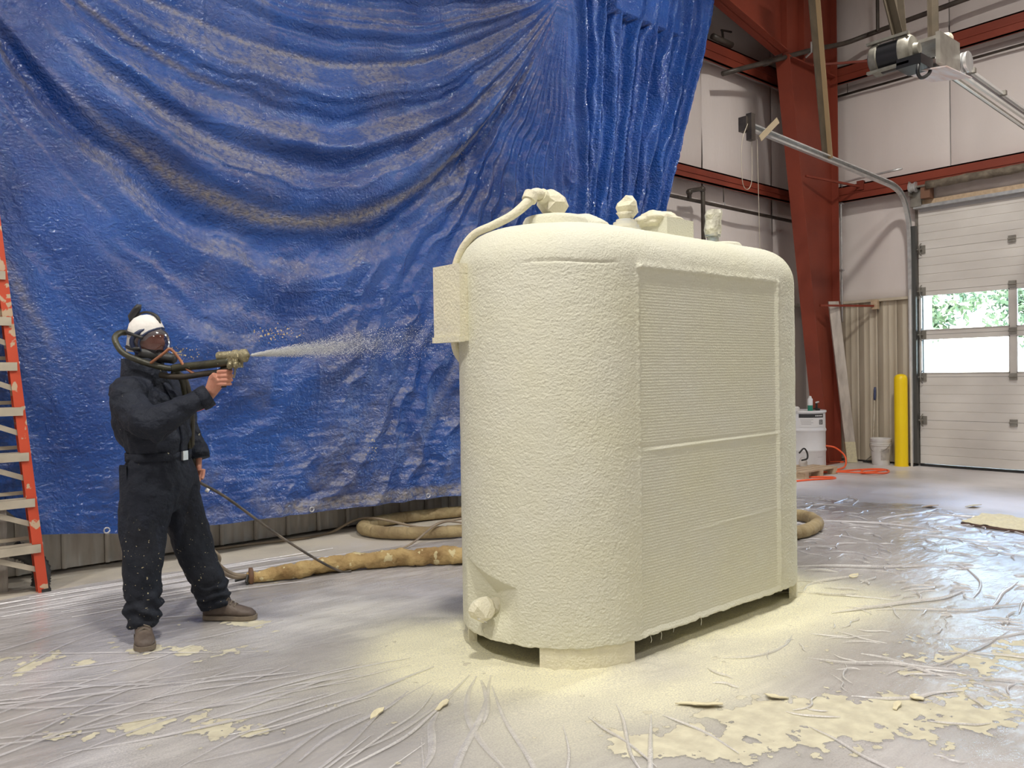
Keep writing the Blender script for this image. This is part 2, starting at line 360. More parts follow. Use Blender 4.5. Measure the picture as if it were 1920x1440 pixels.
def grid_mesh(name, V3, material, parent=None, smooth=True, wrap=False, attr=None, extra=None):
    """V3: (rows, cols, 3)"""
    nr, nc = V3.shape[:2]; V = V3.reshape(-1, 3)
    idx = np.arange(nr*nc).reshape(nr, nc)
    if wrap: idx = np.concatenate([idx, idx[:, :1]], 1)
    q = np.stack([idx[:-1, :-1], idx[:-1, 1:], idx[1:, 1:], idx[1:, :-1]], -1).reshape(-1, 4)
    if extra is not None:
        ev, eq, ea = extra; q = np.concatenate([q, eq+len(V)]); V = np.concatenate([V, ev])
        attr = np.concatenate([attr.reshape(-1, 4), ea])
    me = bpy.data.meshes.new(name); me.vertices.add(len(V)); me.vertices.foreach_set('co', V.astype(np.float32).ravel())
    me.loops.add(q.size); me.loops.foreach_set('vertex_index', q.ravel().astype(np.int32))
    me.polygons.add(len(q)); me.polygons.foreach_set('loop_start', np.arange(0, q.size, 4, dtype=np.int32))
    me.update(calc_edges=True); me.validate()
    if attr is not None:
        a = me.color_attributes.new('mask', 'FLOAT_COLOR', 'POINT'); a.data.foreach_set('color', attr.astype(np.float32).ravel())
    return link_mesh(name, me, material, parent, smooth)
def remesh(o, voxel, smooth_it=4, folds=None):
    """fuse an object's overlapping shells into one continuous skin"""
    a = o.modifiers.new('r', 'REMESH'); a.mode = 'VOXEL'; a.voxel_size = voxel
    b = o.modifiers.new('s', 'SMOOTH'); b.iterations = smooth_it; b.factor = .5
    dg = bpy.context.evaluated_depsgraph_get(); me = bpy.data.meshes.new_from_object(o.evaluated_get(dg))
    o.modifiers.clear(); old = o.data; ms = list(old.materials); me.name = old.name; o.data = me; bpy.data.meshes.remove(old)
    if not me.materials:
        for mm in ms: me.materials.append(mm)
    if folds:
        n = len(me.vertices); P = np.empty(n*3, np.float32); N = np.empty(n*3, np.float32)
        me.vertices.foreach_get('co', P); me.vertices.foreach_get('normal', N); P = P.reshape(-1, 3); N = N.reshape(-1, 3)
        me.vertices.foreach_set('co', (P+N*folds(P)[:, None]).astype(np.float32).ravel())
    me.polygons.foreach_set('use_smooth', [True]*len(me.polygons)); me.update(); return o
def dup(o, parent=None):
    c = o.copy(); COL.objects.link(c)
    if parent is not None: c.parent = parent
    for ch in list(o.children): dup(ch, c)
    return c

# ================================================================== SETTING
XW, YW = 12.5, 6.95          # right wall (door) plane, left wall (tarp) plane
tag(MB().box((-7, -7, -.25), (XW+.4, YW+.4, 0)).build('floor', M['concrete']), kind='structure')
# joint strips in the slab seen through the sheeting
fl = bpy.data.objects['floor']
MB().bar((2.68, 4.07, .0015), (3.06, 3.70, .0015), .06, .002).build('floor_joint', mat('dark_joint', (.17, .16, .15), .8), fl)
tag(MB().box((-7.4, YW+.16, -.2), (XW+.4, YW+.4, 8.4)).build('wall_left', M['white_wall']), kind='structure')
tag(MB().box((-7.4, -7.4, -.2), (-7, YW+.4, 8.4)).build('wall_back', M['ceil']), kind='structure')
tag(MB().box((-7.4, -7.4, -.2), (XW+.4, -7, 8.4)).build('wall_front', M['ceil']), kind='structure')
tag(MB().box((-7.4, -7.4, 8.2), (XW+.5, YW+.4, 8.5)).build('ceiling', M['ceil']), kind='structure')
DY0, DY1, DZ = 1.45, 5.17, 3.80       # door opening
wr = MB().box((XW+.16, DY1, -.2), (XW+.4, YW+.4, 8.4)); wr.box((XW+.16, -7.4, -.2), (XW+.4, DY0, 8.4)); wr.box((XW+.16, DY0, DZ), (XW+.4, DY1, 8.4))
wr = tag(wr.build('wall_right', M['white_wall']), kind='structure')
wl = bpy.data.objects['wall_left']
def quilt(c0, c1, z0, z1, axis, plane, name, parent, material):
    """puffed insulation panel between girts; axis 'x' or 'y' along the wall"""
    nu, nz = 14, 20; a = np.linspace(c0, c1, nu); z = np.linspace(z0, z1, nz); A, Z_ = np.meshgrid(a, z)
    e = np.minimum(np.minimum(A-c0, c1-A)/.06, np.minimum(Z_-z0, z1-Z_)/.10); e = np.clip(e, 0, 1)
    d = .035*e**.5+.012*fbm(np.stack([A*1.3, Z_*1.1, A*0+c0*3.1], -1), 3)
    P = np.stack([A, plane+.06-d, Z_], -1) if axis == 'x' else np.stack([plane+.06-d, A, Z_], -1)
    return grid_mesh(name, P, material, parent)
# left wall facing (behind the tarp and to its right)
xs = [5.2, 6.0, 7.8, 9.686, 11.50, 12.56]
for a, b in zip(xs, xs[1:]):
    for z0, z1 in ((2.5, 4.18), (4.18, 5.9), (5.9, 8.2)): quilt(a+.008, b-.008, z0, z1, 'x', YW, 'insulation_panel', wl, M['white_wall'])
MB().box((-7, YW+.05, 2.3), (5.2, YW+.16, 8.2)).build('insulation_panel', M['white_wall'], wl)
ys = [6.95, 6.55, 4.758, 2.95, 1.15, -.65]
for b, a in zip(ys, ys[1:]):
    for z0, z1 in ((4.27, 5.95), (5.95, 8.2)): quilt(a+.008, b-.008, z0, z1, 'y', XW, 'insulation_panel', wr, M['white_wall'])
for a, b, z0, z1 in ((DY1+.04, 6.55, 2.5, 4.27), (6.56, 6.95, 2.5, 4.27)): quilt(a, b, z0, z1, 'y', XW, 'insulation_panel', wr, M['white_wall'])
quilt(DY0, DY1-.1, DZ+.08, 4.22, 'y', XW-.09, 'insulation_panel', wr, M['dirty_wall'])
# ribbed metal wainscot, one sheet after another
def ribbed(c0, c1, z0, z1, axis, plane, parent, material):
    n = c1-c0; rb = -.022 if axis == 'x' else -.007; pr = [(0, .0), (.03*n, rb), (.10*n, rb), (.13*n, 0), (.36*n, 0), (.38*n, -.006), (.42*n, -.006), (.44*n, 0), (.66*n, 0), (.68*n, -.006), (.72*n, -.006), (.74*n, 0), (.985*n, 0), (1.0*n, .012)]
    V = np.array([[(c0+a, plane+d, z) if axis == 'x' else (plane+d, c0+a, z) for a, d in pr] for z in (z0, z1)])
    return grid_mesh('metal_panel', V, material, parent, smooth=False)
for k in range(30):
    x = -.42+.305*k
    if x > 12.3: break
    ribbed(x, min(x+.305, 12.5), .02, 2.5, 'x', YW, wl, M['grey_metal_panel'])
for k in range(6):
    y = 5.21+.298*k
    ribbed(y, min(y+.298, 6.95), .03, 2.5, 'y', XW-.03, wr, M['tan_metal'])
MB().box((XW-.10, 5.2, 2.49), (XW+.02, 6.9, 2.53)).build('wainscot_cap', M['tan_metal'], wr)
MB().box((-.5, YW-.03, 2.49), (12.5, YW+.06, 2.53)).build('wainscot_cap', M['grey_metal_panel'], wl)

# ------------------------------------------------------------------ overhead door
door = bpy.data.objects.new('door_1', None); COL.objects.link(door); tag(door, kind='structure'); door.location = (XW, (DY0+DY1)/2, 0)
XD = XW-.06
def section(z0, z1, name='door_section'):
    """one sandwich section with pressed grooves"""
    nb = 5; pr = []; h = z1-z0-.004
    for k in range(nb+1):
        zz = z0+.002+h*k/nb
        if k == 0: pr += [(0, zz)]
        elif k == nb: pr += [(0, zz)]
        else: pr += [(0, zz-.007), (.006, zz-.003), (.006, zz+.003), (0, zz+.007)]
    V = np.array([[(XD+d, y, z) for d, z in pr] for y in (DY0, DY1)])
    poly = [(XD+d, DY0, z) for d, z in pr]+[(XD+.05, DY0, z1-.002), (XD+.05, DY0, z0+.002)]
    return MB().prism(poly, (0, DY1-DY0, 0)).build(name, M['door_white'], door)
zs = [.04, .684, 1.32, 1.945, 2.584, 3.20, 3.80]
for k in (0, 1, 4, 5): section(zs[k], zs[k+1])
yw = [(5.147, 3.968), (3.885, 2.70), (2.617, 1.48)]
for k, (za, zb) in ((2, (1.372, 1.882)), (3, (2.007, 2.527))):
    f = MB(); z0, z1 = zs[k]+.002, zs[k+1]-.002
    f.box((XD, DY0, z0), (XD+.05, DY1, za)); f.box((XD, DY0, zb), (XD+.05, DY1, z1))
    ed = [DY1]+[c for w in yw for c in w]+[DY0]
    for a, b in zip(ed[::2], ed[1::2]): f.box((XD, b, za), (XD+.05, a, zb))
    fr = f.build('door_section', M['door_white'], door)
    for a, b in yw:
        MB().box((XD+.02, b-.005, za-.005), (XD+.028, a+.005, zb+.005)).build('pane', M['pane'], fr)
        g = MB()
        for p, q in (((b, za), (a, za+.012)), ((b, zb-.012), (a, zb)), ((b, za), (b+.012, zb)), ((a-.012, za), (a, zb))):
            g.box((XD-.012, p[0], p[1]), (XD, q[0], q[1]))
        g.build('glazing_bead', M['white_plastic'], fr)
hinge = None
for z in zs[1:6]:
    for y in (3.926, 2.66):
        h = MB().box((XD-.035, y-.045, z-.045), (XD, y+.045, z+.045)); h.tube([(XD-.035, y-.05, z), (XD-.035, y+.05, z)], .014); h.build('hinge', M['steel_dull'], door)
    b = MB().box((XD-.02, 5.07, z-.06), (XD, 5.165, z+.06)); b.tube([(XD-.05, 5.1, z), (XD-.05, 5.26, z)], .012)
    b.tube([(XD-.03, 5.12, z-.09), (XD-.09, 5.12, z-.04), (XD-.09, 5.12, z+.04), (XD-.03, 5.12, z+.09)], .008, 6, sub=4)
    b.build('roller_hinge', M['steel_dull'], door)
for z in zs[1:6]: MB().box((XD+.055, DY0, z-.03), (XD+.065, DY1, z+.03)).build('joint_backing', M['black'], door)  # added black backing behind the sections, blocks daylight at their joints
MB().box((XD-.01, DY0, .0), (XD+.05, DY1, .036)).build('bottom_seal', M['black'], door)
MB().box((XD+.06, 5.13, .0), (XW+.2, 5.24, 3.9)).build('jamb', M['steel_dull'], door)
MB().box((XD+.06, DY0-.1, .0), (XW+.2, DY0+.02, 3.9)).build('jamb', M['steel_dull'], door)
MB().box((XD-.10, DY0, 3.80), (XD+.02, 5.2, 3.845)).build('top_strut', M['galv'], door)
MB().box((XD-.02, DY0, 3.755), (XD+.0, 5.15, 3.80)).build('top_rail', M['label_grey'], door)
MB().box((XW-.1, DY0, 3.845), (XW+.05, 5.2, 3.92)).build('header_board', M['pale_wood'], door)
t_ = MB().box((12.285, 5.222, 0), (12.31, 5.246, 2.62)); t_.build('edge_glint', M['white_plastic'], door)  # added white strip; bright reflection along the track edge put into its colour
ti = MB().box((XD-.13, 5.215, 0), (XD+.02, 5.29, .03)); ti.build('floor_plate', M['black'], door)

# ------------------------------------------------------------------ girts, column, rafter
def girt(p, q, h, proud, axis, label):
    """cold-formed Z girt: web, two flanges, lip"""
    (x0, y0, z), (x1, y1, _) = p, q; t = .02
    g = MB()
    if axis == 'x':
        g.box((x0, y0-proud, z), (x1, y0-proud+t, z+h)); g.box((x0, y0-proud, z+h-t), (x1, y0, z+h)); g.box((x0, y0-proud-.0, z), (x1, y0-proud+.05, z+t))
        w = g.build('web', M['red_steel'], (r_ := thing('wall_girt', label, 'girt', ((x0+x1)/2, y0, z), 0, 'red wall girts')))
        MB().box((x0, y0-proud-.012, z+h*.46), (x1, y0-proud, z+h*.54)).build('lip', M['red_steel'], r_)
    else:
        g.box((x0-proud, y0, z), (x0-proud+t, y1, z+h)); g.box((x0-proud, y0, z+h-t), (x0, y1, z+h)); g.box((x0-proud, y0, z), (x0-proud+.05, y1, z+t))
        w = g.build('web', M['red_steel'], (r_ := thing('wall_girt', label, 'girt', (x0, (y0+y1)/2, z), 0, 'red wall girts')))
        MB().box((x0-proud-.012, y0, z+h*.46), (x0-proud, y1, z+h*.54)).build('lip', M['red_steel'], r_)
    return r_
girt((5.0, YW+.03, 4.07), (12.18, YW+.03, 4.07), .19, .22, 'x', 'red steel girt on the left wall between tarp edge and column, lower one')
girt((5.0, YW+.03, 5.80), (12.18, YW+.03, 5.80), .28, .22, 'x', 'red steel girt on the left wall up beside the tarp top corner')
girt((XW+.02, -.6, 4.07), (XW+.02, 6.7, 4.07), .25, .24, 'y', 'red steel girt running above the overhead door')
girt((XW+.02, -.6, 5.93), (XW+.02, 6.7, 5.93), .26, .24, 'y', 'highest red steel girt on right wall, behind the door opener motor')

colu = thing('steel_column', 'tapered red steel I-beam column in the corner behind the tank', 'column', (11.95, 6.36, 0))
def uin(z): return 11.79-.172*z
MB().hexa([(uin(0), 6.25, 0), (uin(0)+.02, 6.25, 0), (uin(0)+.02, 6.47, 0), (uin(0), 6.47, 0), (uin(6.02), 6.25, 6.02), (uin(6.02)+.02, 6.25, 6.02), (uin(6.02)+.02, 6.47, 6.02), (uin(6.02), 6.47, 6.02)]).build('inner_flange', M['red_steel'], colu)
MB().box((12.14, 6.25, 0), (12.165, 6.47, 7.6)).build('outer_flange', M['red_steel'], colu)
MB().hexa([(uin(0)+.02, 6.353, 0), (12.14, 6.353, 0), (12.14, 6.367, 0), (uin(0)+.02, 6.367, 0), (uin(6.02)+.02, 6.353, 6.02), (12.14, 6.353, 6.02), (12.14, 6.367, 6.02), (uin(6.02)+.02, 6.367, 6.02)]).build('web', M['red_steel'], colu)
MB().prism([(10.775, 6.353, 6.02), (12.14, 6.353, 6.02), (12.14, 6.353, 7.3), (10.775, 6.353, 7.44)], (0, .014, 0)).build('knee_web', M['red_steel'], colu)
MB().box((10.75, 6.26, 6.0), (12.14, 6.352, 6.02)).build('stiffener', M['red_steel'], colu)
MB().box((11.55, 6.22, 0), (12.2, 6.5, .02)).build('base_plate', M['red_steel'], colu)
MB().box((11.20, 6.26, 6.02), (11.22, 6.352, 7.3)).build('stiffener', M['red_steel'], colu)
raf = thing('steel_rafter', 'red steel rafter haunch rising left from the top of the column', 'rafter', (10.7, 6.36, 6.0))
def zs_(x): return 6.06+(10.73-x)*.212
MB().hexa([(7.1, 6.25, zs_(7.1)), (10.75, 6.25, zs_(10.75)), (10.75, 6.47, zs_(10.75)), (7.1, 6.47, zs_(7.1)), (7.1, 6.25, zs_(7.1)+.02), (10.75, 6.25, zs_(10.75)+.02), (10.75, 6.47, zs_(10.75)+.02), (7.1, 6.47, zs_(7.1)+.02)]).build('bottom_flange', M['red_steel'], raf)
MB().hexa([(7.1, 6.353, zs_(7.1)), (10.72, 6.353, zs_(10.72)), (10.72, 6.367, zs_(10.72)), (7.1, 6.367, zs_(7.1)), (7.1, 6.353, 7.9), (10.72, 6.353, 7.44), (10.72, 6.367, 7.44), (7.1, 6.367, 7.9)]).build('web', M['red_steel'], raf)
MB().hexa([(7.1, 6.25, 7.9), (10.72, 6.25, 7.44), (10.72, 6.47, 7.44), (7.1, 6.47, 7.9), (7.1, 6.25, 7.92), (10.72, 6.25, 7.46), (10.72, 6.47, 7.46), (7.1, 6.47, 7.92)]).build('top_flange', M['red_steel'], raf)
MB().box((10.725, 6.26, 6.07), (10.74, 6.46, 7.44)).build('end_plate', M['red_steel'], raf)
# flange braces (thin red angles) from column to girts
for (p, q, lab) in (((11.45, 6.26, 6.02), (12.27, 5.25, 6.02), 'thin red brace rod from the column top to the upper right girt'),
                    ((11.2, 6.26, 4.33), (12.27, 5.95, 4.26), 'thin red brace rod from column to the girt above the door'),
                    ((11.5, 6.22, 2.42), (12.38, 5.80, 2.42), 'thin rusty brace rod from column to a wooden block on the tan panels')):
    b = thing('brace_rod', lab, 'brace', p, 0, 'brace rods at the column'); MB().bar(p, q, .03, .03).build('rod', M['red_steel'], b)
    MB().box((q[0]-.03, q[1]-.05, q[2]-.05), (q[0]+.04, q[1]+.05, q[2]+.09)).bevel(.006).build('block', M['pale_wood'] if q[2] < 3 else M['red_steel'], b)

# ------------------------------------------------------------------ pipes on the walls
p = thing('gas_pipe', 'black iron pipe hung across the upper column, running out over the right wall', 'pipe', (11.6, 6.1, 6.3))
MB().tube([(9.68, 6.64, 5.60), (10.6, 6.36, 5.93), (11.3, 6.17, 6.19), (11.85, 6.0, 6.36), (12.05, 5.75, 6.45), (12.1, 5.5, 6.48), (12.1, 3.4, 6.55), (12.1, 1.2, 6.62)], .036, 10, sub=3).build('pipe', M['black_pipe'], p, smooth=True)
MB().tube([(10.4, 6.44, 5.86), (10.52, 6.40, 5.905)], .052, 12).build('coupling', M['black_pipe'], p, smooth=True)
MB().tube([(12.05, 5.56, 6.46), (12.05, 5.56, 7.9)], .026, 8).build('hanger_rod', M['black_pipe'], p)
MB().tube([(11.2, 6.15, 6.27), (11.2, 6.15, 6.12), (11.22, 6.25, 6.08)], .015, 6).build('clip', M['galv'], p)
p = thing('thin_pipe', 'thin dark pipe along the right wall under its upper girt', 'pipe', (12.42, 5, 5.78))
MB().tube([(12.42, 6.8, 5.79), (12.42, -.4, 5.79)], .02, 8).build('pipe', M['black_pipe'], p, smooth=True)
MB().tube([(12.42, 6.22, 5.79), (12.42, 6.22, 5.95)], .006, 6).build('hanger_rod', M['black_pipe'], p)
p = thing('wall_pipe', 'thin brown pipe along the left wall below its red girt', 'pipe', (10, 6.76, 3.8))
MB().tube([(7.0, 6.78, 3.80), (12.0, 6.78, 3.79)], .026, 8).build('pipe', M['black_pipe'], p, smooth=True)
MB().tube([(9.87, 6.78, 4.07), (9.87, 6.78, 3.86)], .008, 6).build('hanger_rod', M['black_pipe'], p)
hk = [(9.87+.035*math.sin(a), 6.78, 3.82+.035*math.cos(a)) for a in np.linspace(0, 5.2, 12)]
MB().tube(hk, .008, 6).build('hook', M['galv'], p)
p = thing('drop_pipe', 'black pipe with two elbows dropping in front of the left wall behind the tank', 'pipe', (9.27, 6.72, 0))
MB().tube([(9.02, 6.74, 3.80), (9.02, 6.74, 3.87), (9.03, 6.73, 3.90), (9.25, 6.70, 3.95), (9.27, 6.70, 3.93), (9.27, 6.70, 3.85), (9.27, 6.70, .02)], .03, 10).build('pipe', M['black_pipe'], p, smooth=True)
for ec in ((9.02, 6.74, 3.88), (9.26, 6.70, 3.945)): MB().blob(ec, (.047, .045, .047), 0, 0, 2).build('elbow', M['black_pipe'], p, smooth=True)
v = thing('pipe_valve', 'small dark lever valve sitting on the upper left girt near the tarp corner', 'valve', (9.75, 6.73, 6.09))
MB().tube([(9.6, 6.74, 6.13), (10.05, 6.74, 6.12)], .045, 10).build('body', M['black_pipe'], v, smooth=True)
MB().bar((9.85, 6.74, 6.15), (9.83, 6.74, 6.27), .025, .025).bar((9.80, 6.74, 6.27), (10.0, 6.70, 6.28), .02, .02).build('lever', M['black_pipe'], v)
for i, y in enumerate((6.345, 6.285)):
    p = thing('conduit', ('galvanized conduit beside the column, the one nearer the column' if i == 0 else 'galvanized conduit beside the column that bends right along the girt'), 'conduit', (12.33, y, 2.5), 0, 'conduits beside the column')
    path = [(12.30, y, 2.2), (12.30, y, 4.30)] if i == 0 else [(12.30, y, 2.2), (12.30, y, 4.20), (12.28, y-.03, 4.32), (12.22, y-.15, 4.37), (12.22, 5.3, 4.40)]
    MB().tube(path, .016, 8, sub=1 if i == 0 else 5).build('tube', M['galv'], p, smooth=True)
    for zz in (3.0, 4.05): MB().box((12.27, y-.03, zz), (12.34, y+.03, zz+.025)).build('strap', M['galv'], p)

# ------------------------------------------------------------------ door hardware
tr = thing('door_track', 'galvanized track of the overhead door, curving from jamb to ceiling run', 'track', (12.3, 5.25, 0))
def channel(path, w=.085, d=.05, rad=.012):
    """C-channel swept along a path in the x-z plane"""
    P = smooth_path([Vector(q) for q in path], 8); bm_ = MB(); prof = [(-1, 0), (-1, .9), (-.55, 1), (-.55, .8), (-.8, .7), (-.8, .2), (.8, .2), (.8, .7), (.55, .8), (.55, 1), (1, .9), (1, 0)]
    rings = []
    for i, q in enumerate(P):
        t = (P[min(i+1, len(P)-1)]-P[max(i-1, 0)]).normalized(); nrm = Vector((0, 1, 0)).cross(t).normalized()
        rings.append([bm_.bm.verts.new(q+nrm*a*w/2-Vector((0, 1, 0))*b*d) for a, b in prof])
    bm_._skin(rings); return bm_
channel([(8.08, 5.27, 4.25), (9.5, 5.27, 4.19), (11.3, 5.27, 4.11), (11.85, 5.27, 4.07), (12.12, 5.27, 3.95), (12.27, 5.27, 3.70), (12.33, 5.27, 3.40), (12.35, 5.27, 2.5), (12.36, 5.27, .05)]).build('track', M['galv'], tr, auto=40)
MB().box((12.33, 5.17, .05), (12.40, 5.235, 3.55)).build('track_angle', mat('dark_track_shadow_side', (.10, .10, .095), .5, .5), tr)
MB().box((8.02, 5.20, 4.17), (8.12, 5.30, 4.33)).box((8.05, 5.15, 4.06), (8.13, 5.22, 4.36)).bevel(.006).build('end_bracket', M['black_pipe'], tr)
MB().bar((8.30, 5.20, 4.12), (8.55, 5.12, 4.36), .07, .012, up=(0, 1, 0)).build('stop_paddle', mat('tan_paddle', (.45, .36, .24), .6), tr)
MB().tube([(8.06, 5.2, 4.26), (7.93, 5.2, 4.0), (7.93, 5.2, 3.6), (8.02, 5.2, 3.50), (8.12, 5.2, 3.62), (8.13, 5.2, 4.08)], .004, 6, sub=8).build('loop_cable', M['alu_dusty'], tr)
MB().tube([(8.24, 5.2, 4.1), (8.26, 5.2, 3.2), (8.27, 5.2, 2.6)], .004, 6).build('pull_cord', M['alu_dusty'], tr)
a_ = MB().hexa([(9.42, 5.26, 6.8), (9.60, 5.26, 6.8), (9.60, 5.27, 6.8), (9.42, 5.27, 6.8), (9.84, 5.26, 4.17), (9.97, 5.26, 4.17), (9.97, 5.27, 4.17), (9.84, 5.27, 4.17)])
a_.build('hanger', M['angle_iron'], tr)
MB().hexa([(9.60, 5.20, 6.8), (9.612, 5.20, 6.8), (9.612, 5.27, 6.8), (9.60, 5.27, 6.8), (9.97, 5.20, 4.17), (9.982, 5.20, 4.17), (9.982, 5.27, 4.17), (9.97, 5.27, 4.17)]).build('hanger', mat('bright_angle_leg', (.36, .25, .14), .5, .3), tr)
sp = thing('spring_shaft', 'foam-wrapped torsion spring tube above the overhead door', 'spring tube', (12.25, 3.5, 4.1))
pts = [(12.25, y, 4.10+.004*math.sin(y*9)) for y in np.linspace(4.97, -.4, 60)]
MB().tube(pts, [.055+.006*(k % 3 == 0) for k in range(60)], 14).build('spring', mat('dirty_spring_wrap', (.12, .095, .07), .7, var=(10, (.23, .19, .14), 1), bump=(20, .015)), sp, smooth=True)
MB().tube([(12.25, 5.22, 4.10), (12.25, 4.9, 4.10)], .016, 8).build('shaft', M['steel_dull'], sp)
MB().box((12.33, 5.08, 3.83), (12.36, 5.24, 4.19)).box((12.22, 5.2, 3.98), (12.36, 5.215, 4.19)).build('bearing_plate', M['steel_dull'], sp)
MB().lathe((12.25, 5.19, 4.10), [(.03, -.02), (.075, -.02), (.075, 0), (.06, .01), (.06, .05), (.075, .06), (.075, .08), (.03, .08)], 20, (0, -1, 0)).build('cable_drum', M['galv'], sp, auto=40)
MB().box((12.26, 4.93, 3.92), (12.40, 5.06, 4.12)).build('mounting_block', mat('brown_block', (.20, .10, .06), .7), sp)

M['bell'] = mat('grey_end_bell', (.30, .285, .24), .5, .4, var=(14, (.20, .185, .15), 1))
op = thing('door_opener', 'electric overhead door opener with black motor hanging from brown angle irons', 'door opener', (7.9, 3.35, 4.4))
ax = Vector((0, -1, 0)); mc = lambda d: (7.72, 3.62-d, 4.38)
MB().lathe(mc(0), [(.03, 0), (.10, .0), (.145, .03), (.15, .09), (.135, .10), (.135, .11)], 28, ax).build('motor_end', M['bell'], op, auto=40)
MB().lathe(mc(.095), [(.02, 0), (.138, 0), (.138, .20), (.02, .20)], 28, ax).build('motor', M['black_gloss'], op, auto=40)
MB().lathe(mc(.29), [(.135, 0), (.15, .005), (.15, .07), (.125, .10), (.06, .11), (.05, .15), (.02, .15)], 28, ax).build('motor_end', M['bell'], op, auto=40)
for zz in (.135, -.135): MB().box((7.60, 3.23, 4.38+zz-.012), (7.64, 3.62, 4.38+zz+.012)).build('tie_bar', M['bell'], op)
MB().box((7.60, 3.12, 4.20), (7.86, 3.34, 4.29)).bevel(.02).build('capacitor_box', M['black_gloss'], op)
MB().tube([(7.74, 3.18, 4.30), (7.62, 3.15, 4.20), (7.60, 3.15, 4.12), (7.68, 3.15, 4.09), (7.82, 3.14, 4.16), (7.90, 3.15, 4.27)], .016, 8, sub=6).build('power_cable', M['black'], op, smooth=True)
MB().box((7.92, 3.08, 4.27), (8.38, 3.12, 4.56)).bevel(.006).build('side_plate', M['steel_dull'], op)
MB().box((7.92, 3.12, 4.50), (8.38, 3.60, 4.53)).build('top_plate', M['steel_dull'], op)
MB().hexa([(7.80, 2.98, 4.17), (8.40, 2.98, 4.20), (8.40, 3.36, 4.27), (7.80, 3.36, 4.22), (7.80, 2.98, 4.18), (8.40, 2.98, 4.21), (8.40, 3.36, 4.28), (7.80, 3.36, 4.23)]).build('label_card', M['paper'], op)
MB().lathe((8.55, 3.28, 4.56), [(.02, 0), (.07, 0), (.07, .16), (.05, .2), (.02, .2)], 8, (.2, 0, 1)).build('limit_box', M['alu_dusty'], op)
MB().lathe((8.50, 3.10, 4.40), [(.02, 0), (.10, 0), (.10, .02), (.07, .025), (.07, .035), (.10, .04), (.10, .06), (.02, .06)], 24, (0, -1, 0)).build('sprocket', M['galv'], op, auto=40)
bright = mat('bright_rail', (.80, .80, .78), .3, .4)
MB().bar((8.40, 3.30, 4.60), (12.3, 3.30, 4.42), .03, .03).build('rail', bright, op)
MB().bar((8.40, 3.30, 4.50), (12.3, 3.30, 4.32), .03, .03).build('rail', bright, op)
MB().bar((8.40, 3.33, 4.55), (12.3, 3.33, 4.37), .012, .08).build('rail_web', mat('rail_web', (.33, .31, .33), .35, .6), op)
MB().bar((8.35, 3.30, 4.41), (12.3, 3.30, 4.20), .035, .035).build('chain', M['steel_dull'], op)
MB().bar((8.35, 3.28, 4.385), (12.3, 3.28, 4.175), .02, .012).build('chain_guard', bright, op)
for t_x in (.22, .45, .68): MB().box((8.4+3.9*t_x, 3.26, 4.60-.18*t_x-.02), (8.45+3.9*t_x, 3.36, 4.63-.18*t_x)).build('cross_clip', M['steel_dull'], op)
for (b0, b1) in (((7.40, 3.50, 5.5), (7.80, 3.42, 4.50)), ((7.86, 3.50, 5.5), (7.84, 3.42, 4.50)), ((8.36, 3.35, 5.5), (8.38, 3.35, 4.50))):
    MB().bar(Vector(b0)+(Vector(b0)-Vector(b1))*2.4, b1, .09, .012, up=(0, 1, 0)).bar(Vector(b0)+(Vector(b0)-Vector(b1))*2.4+Vector((.04, -.03, 0)), Vector(b1)+Vector((.04, -.03, 0)), .012, .07, up=(0, 1, 0)).build('hanger', M['angle_iron'], op)

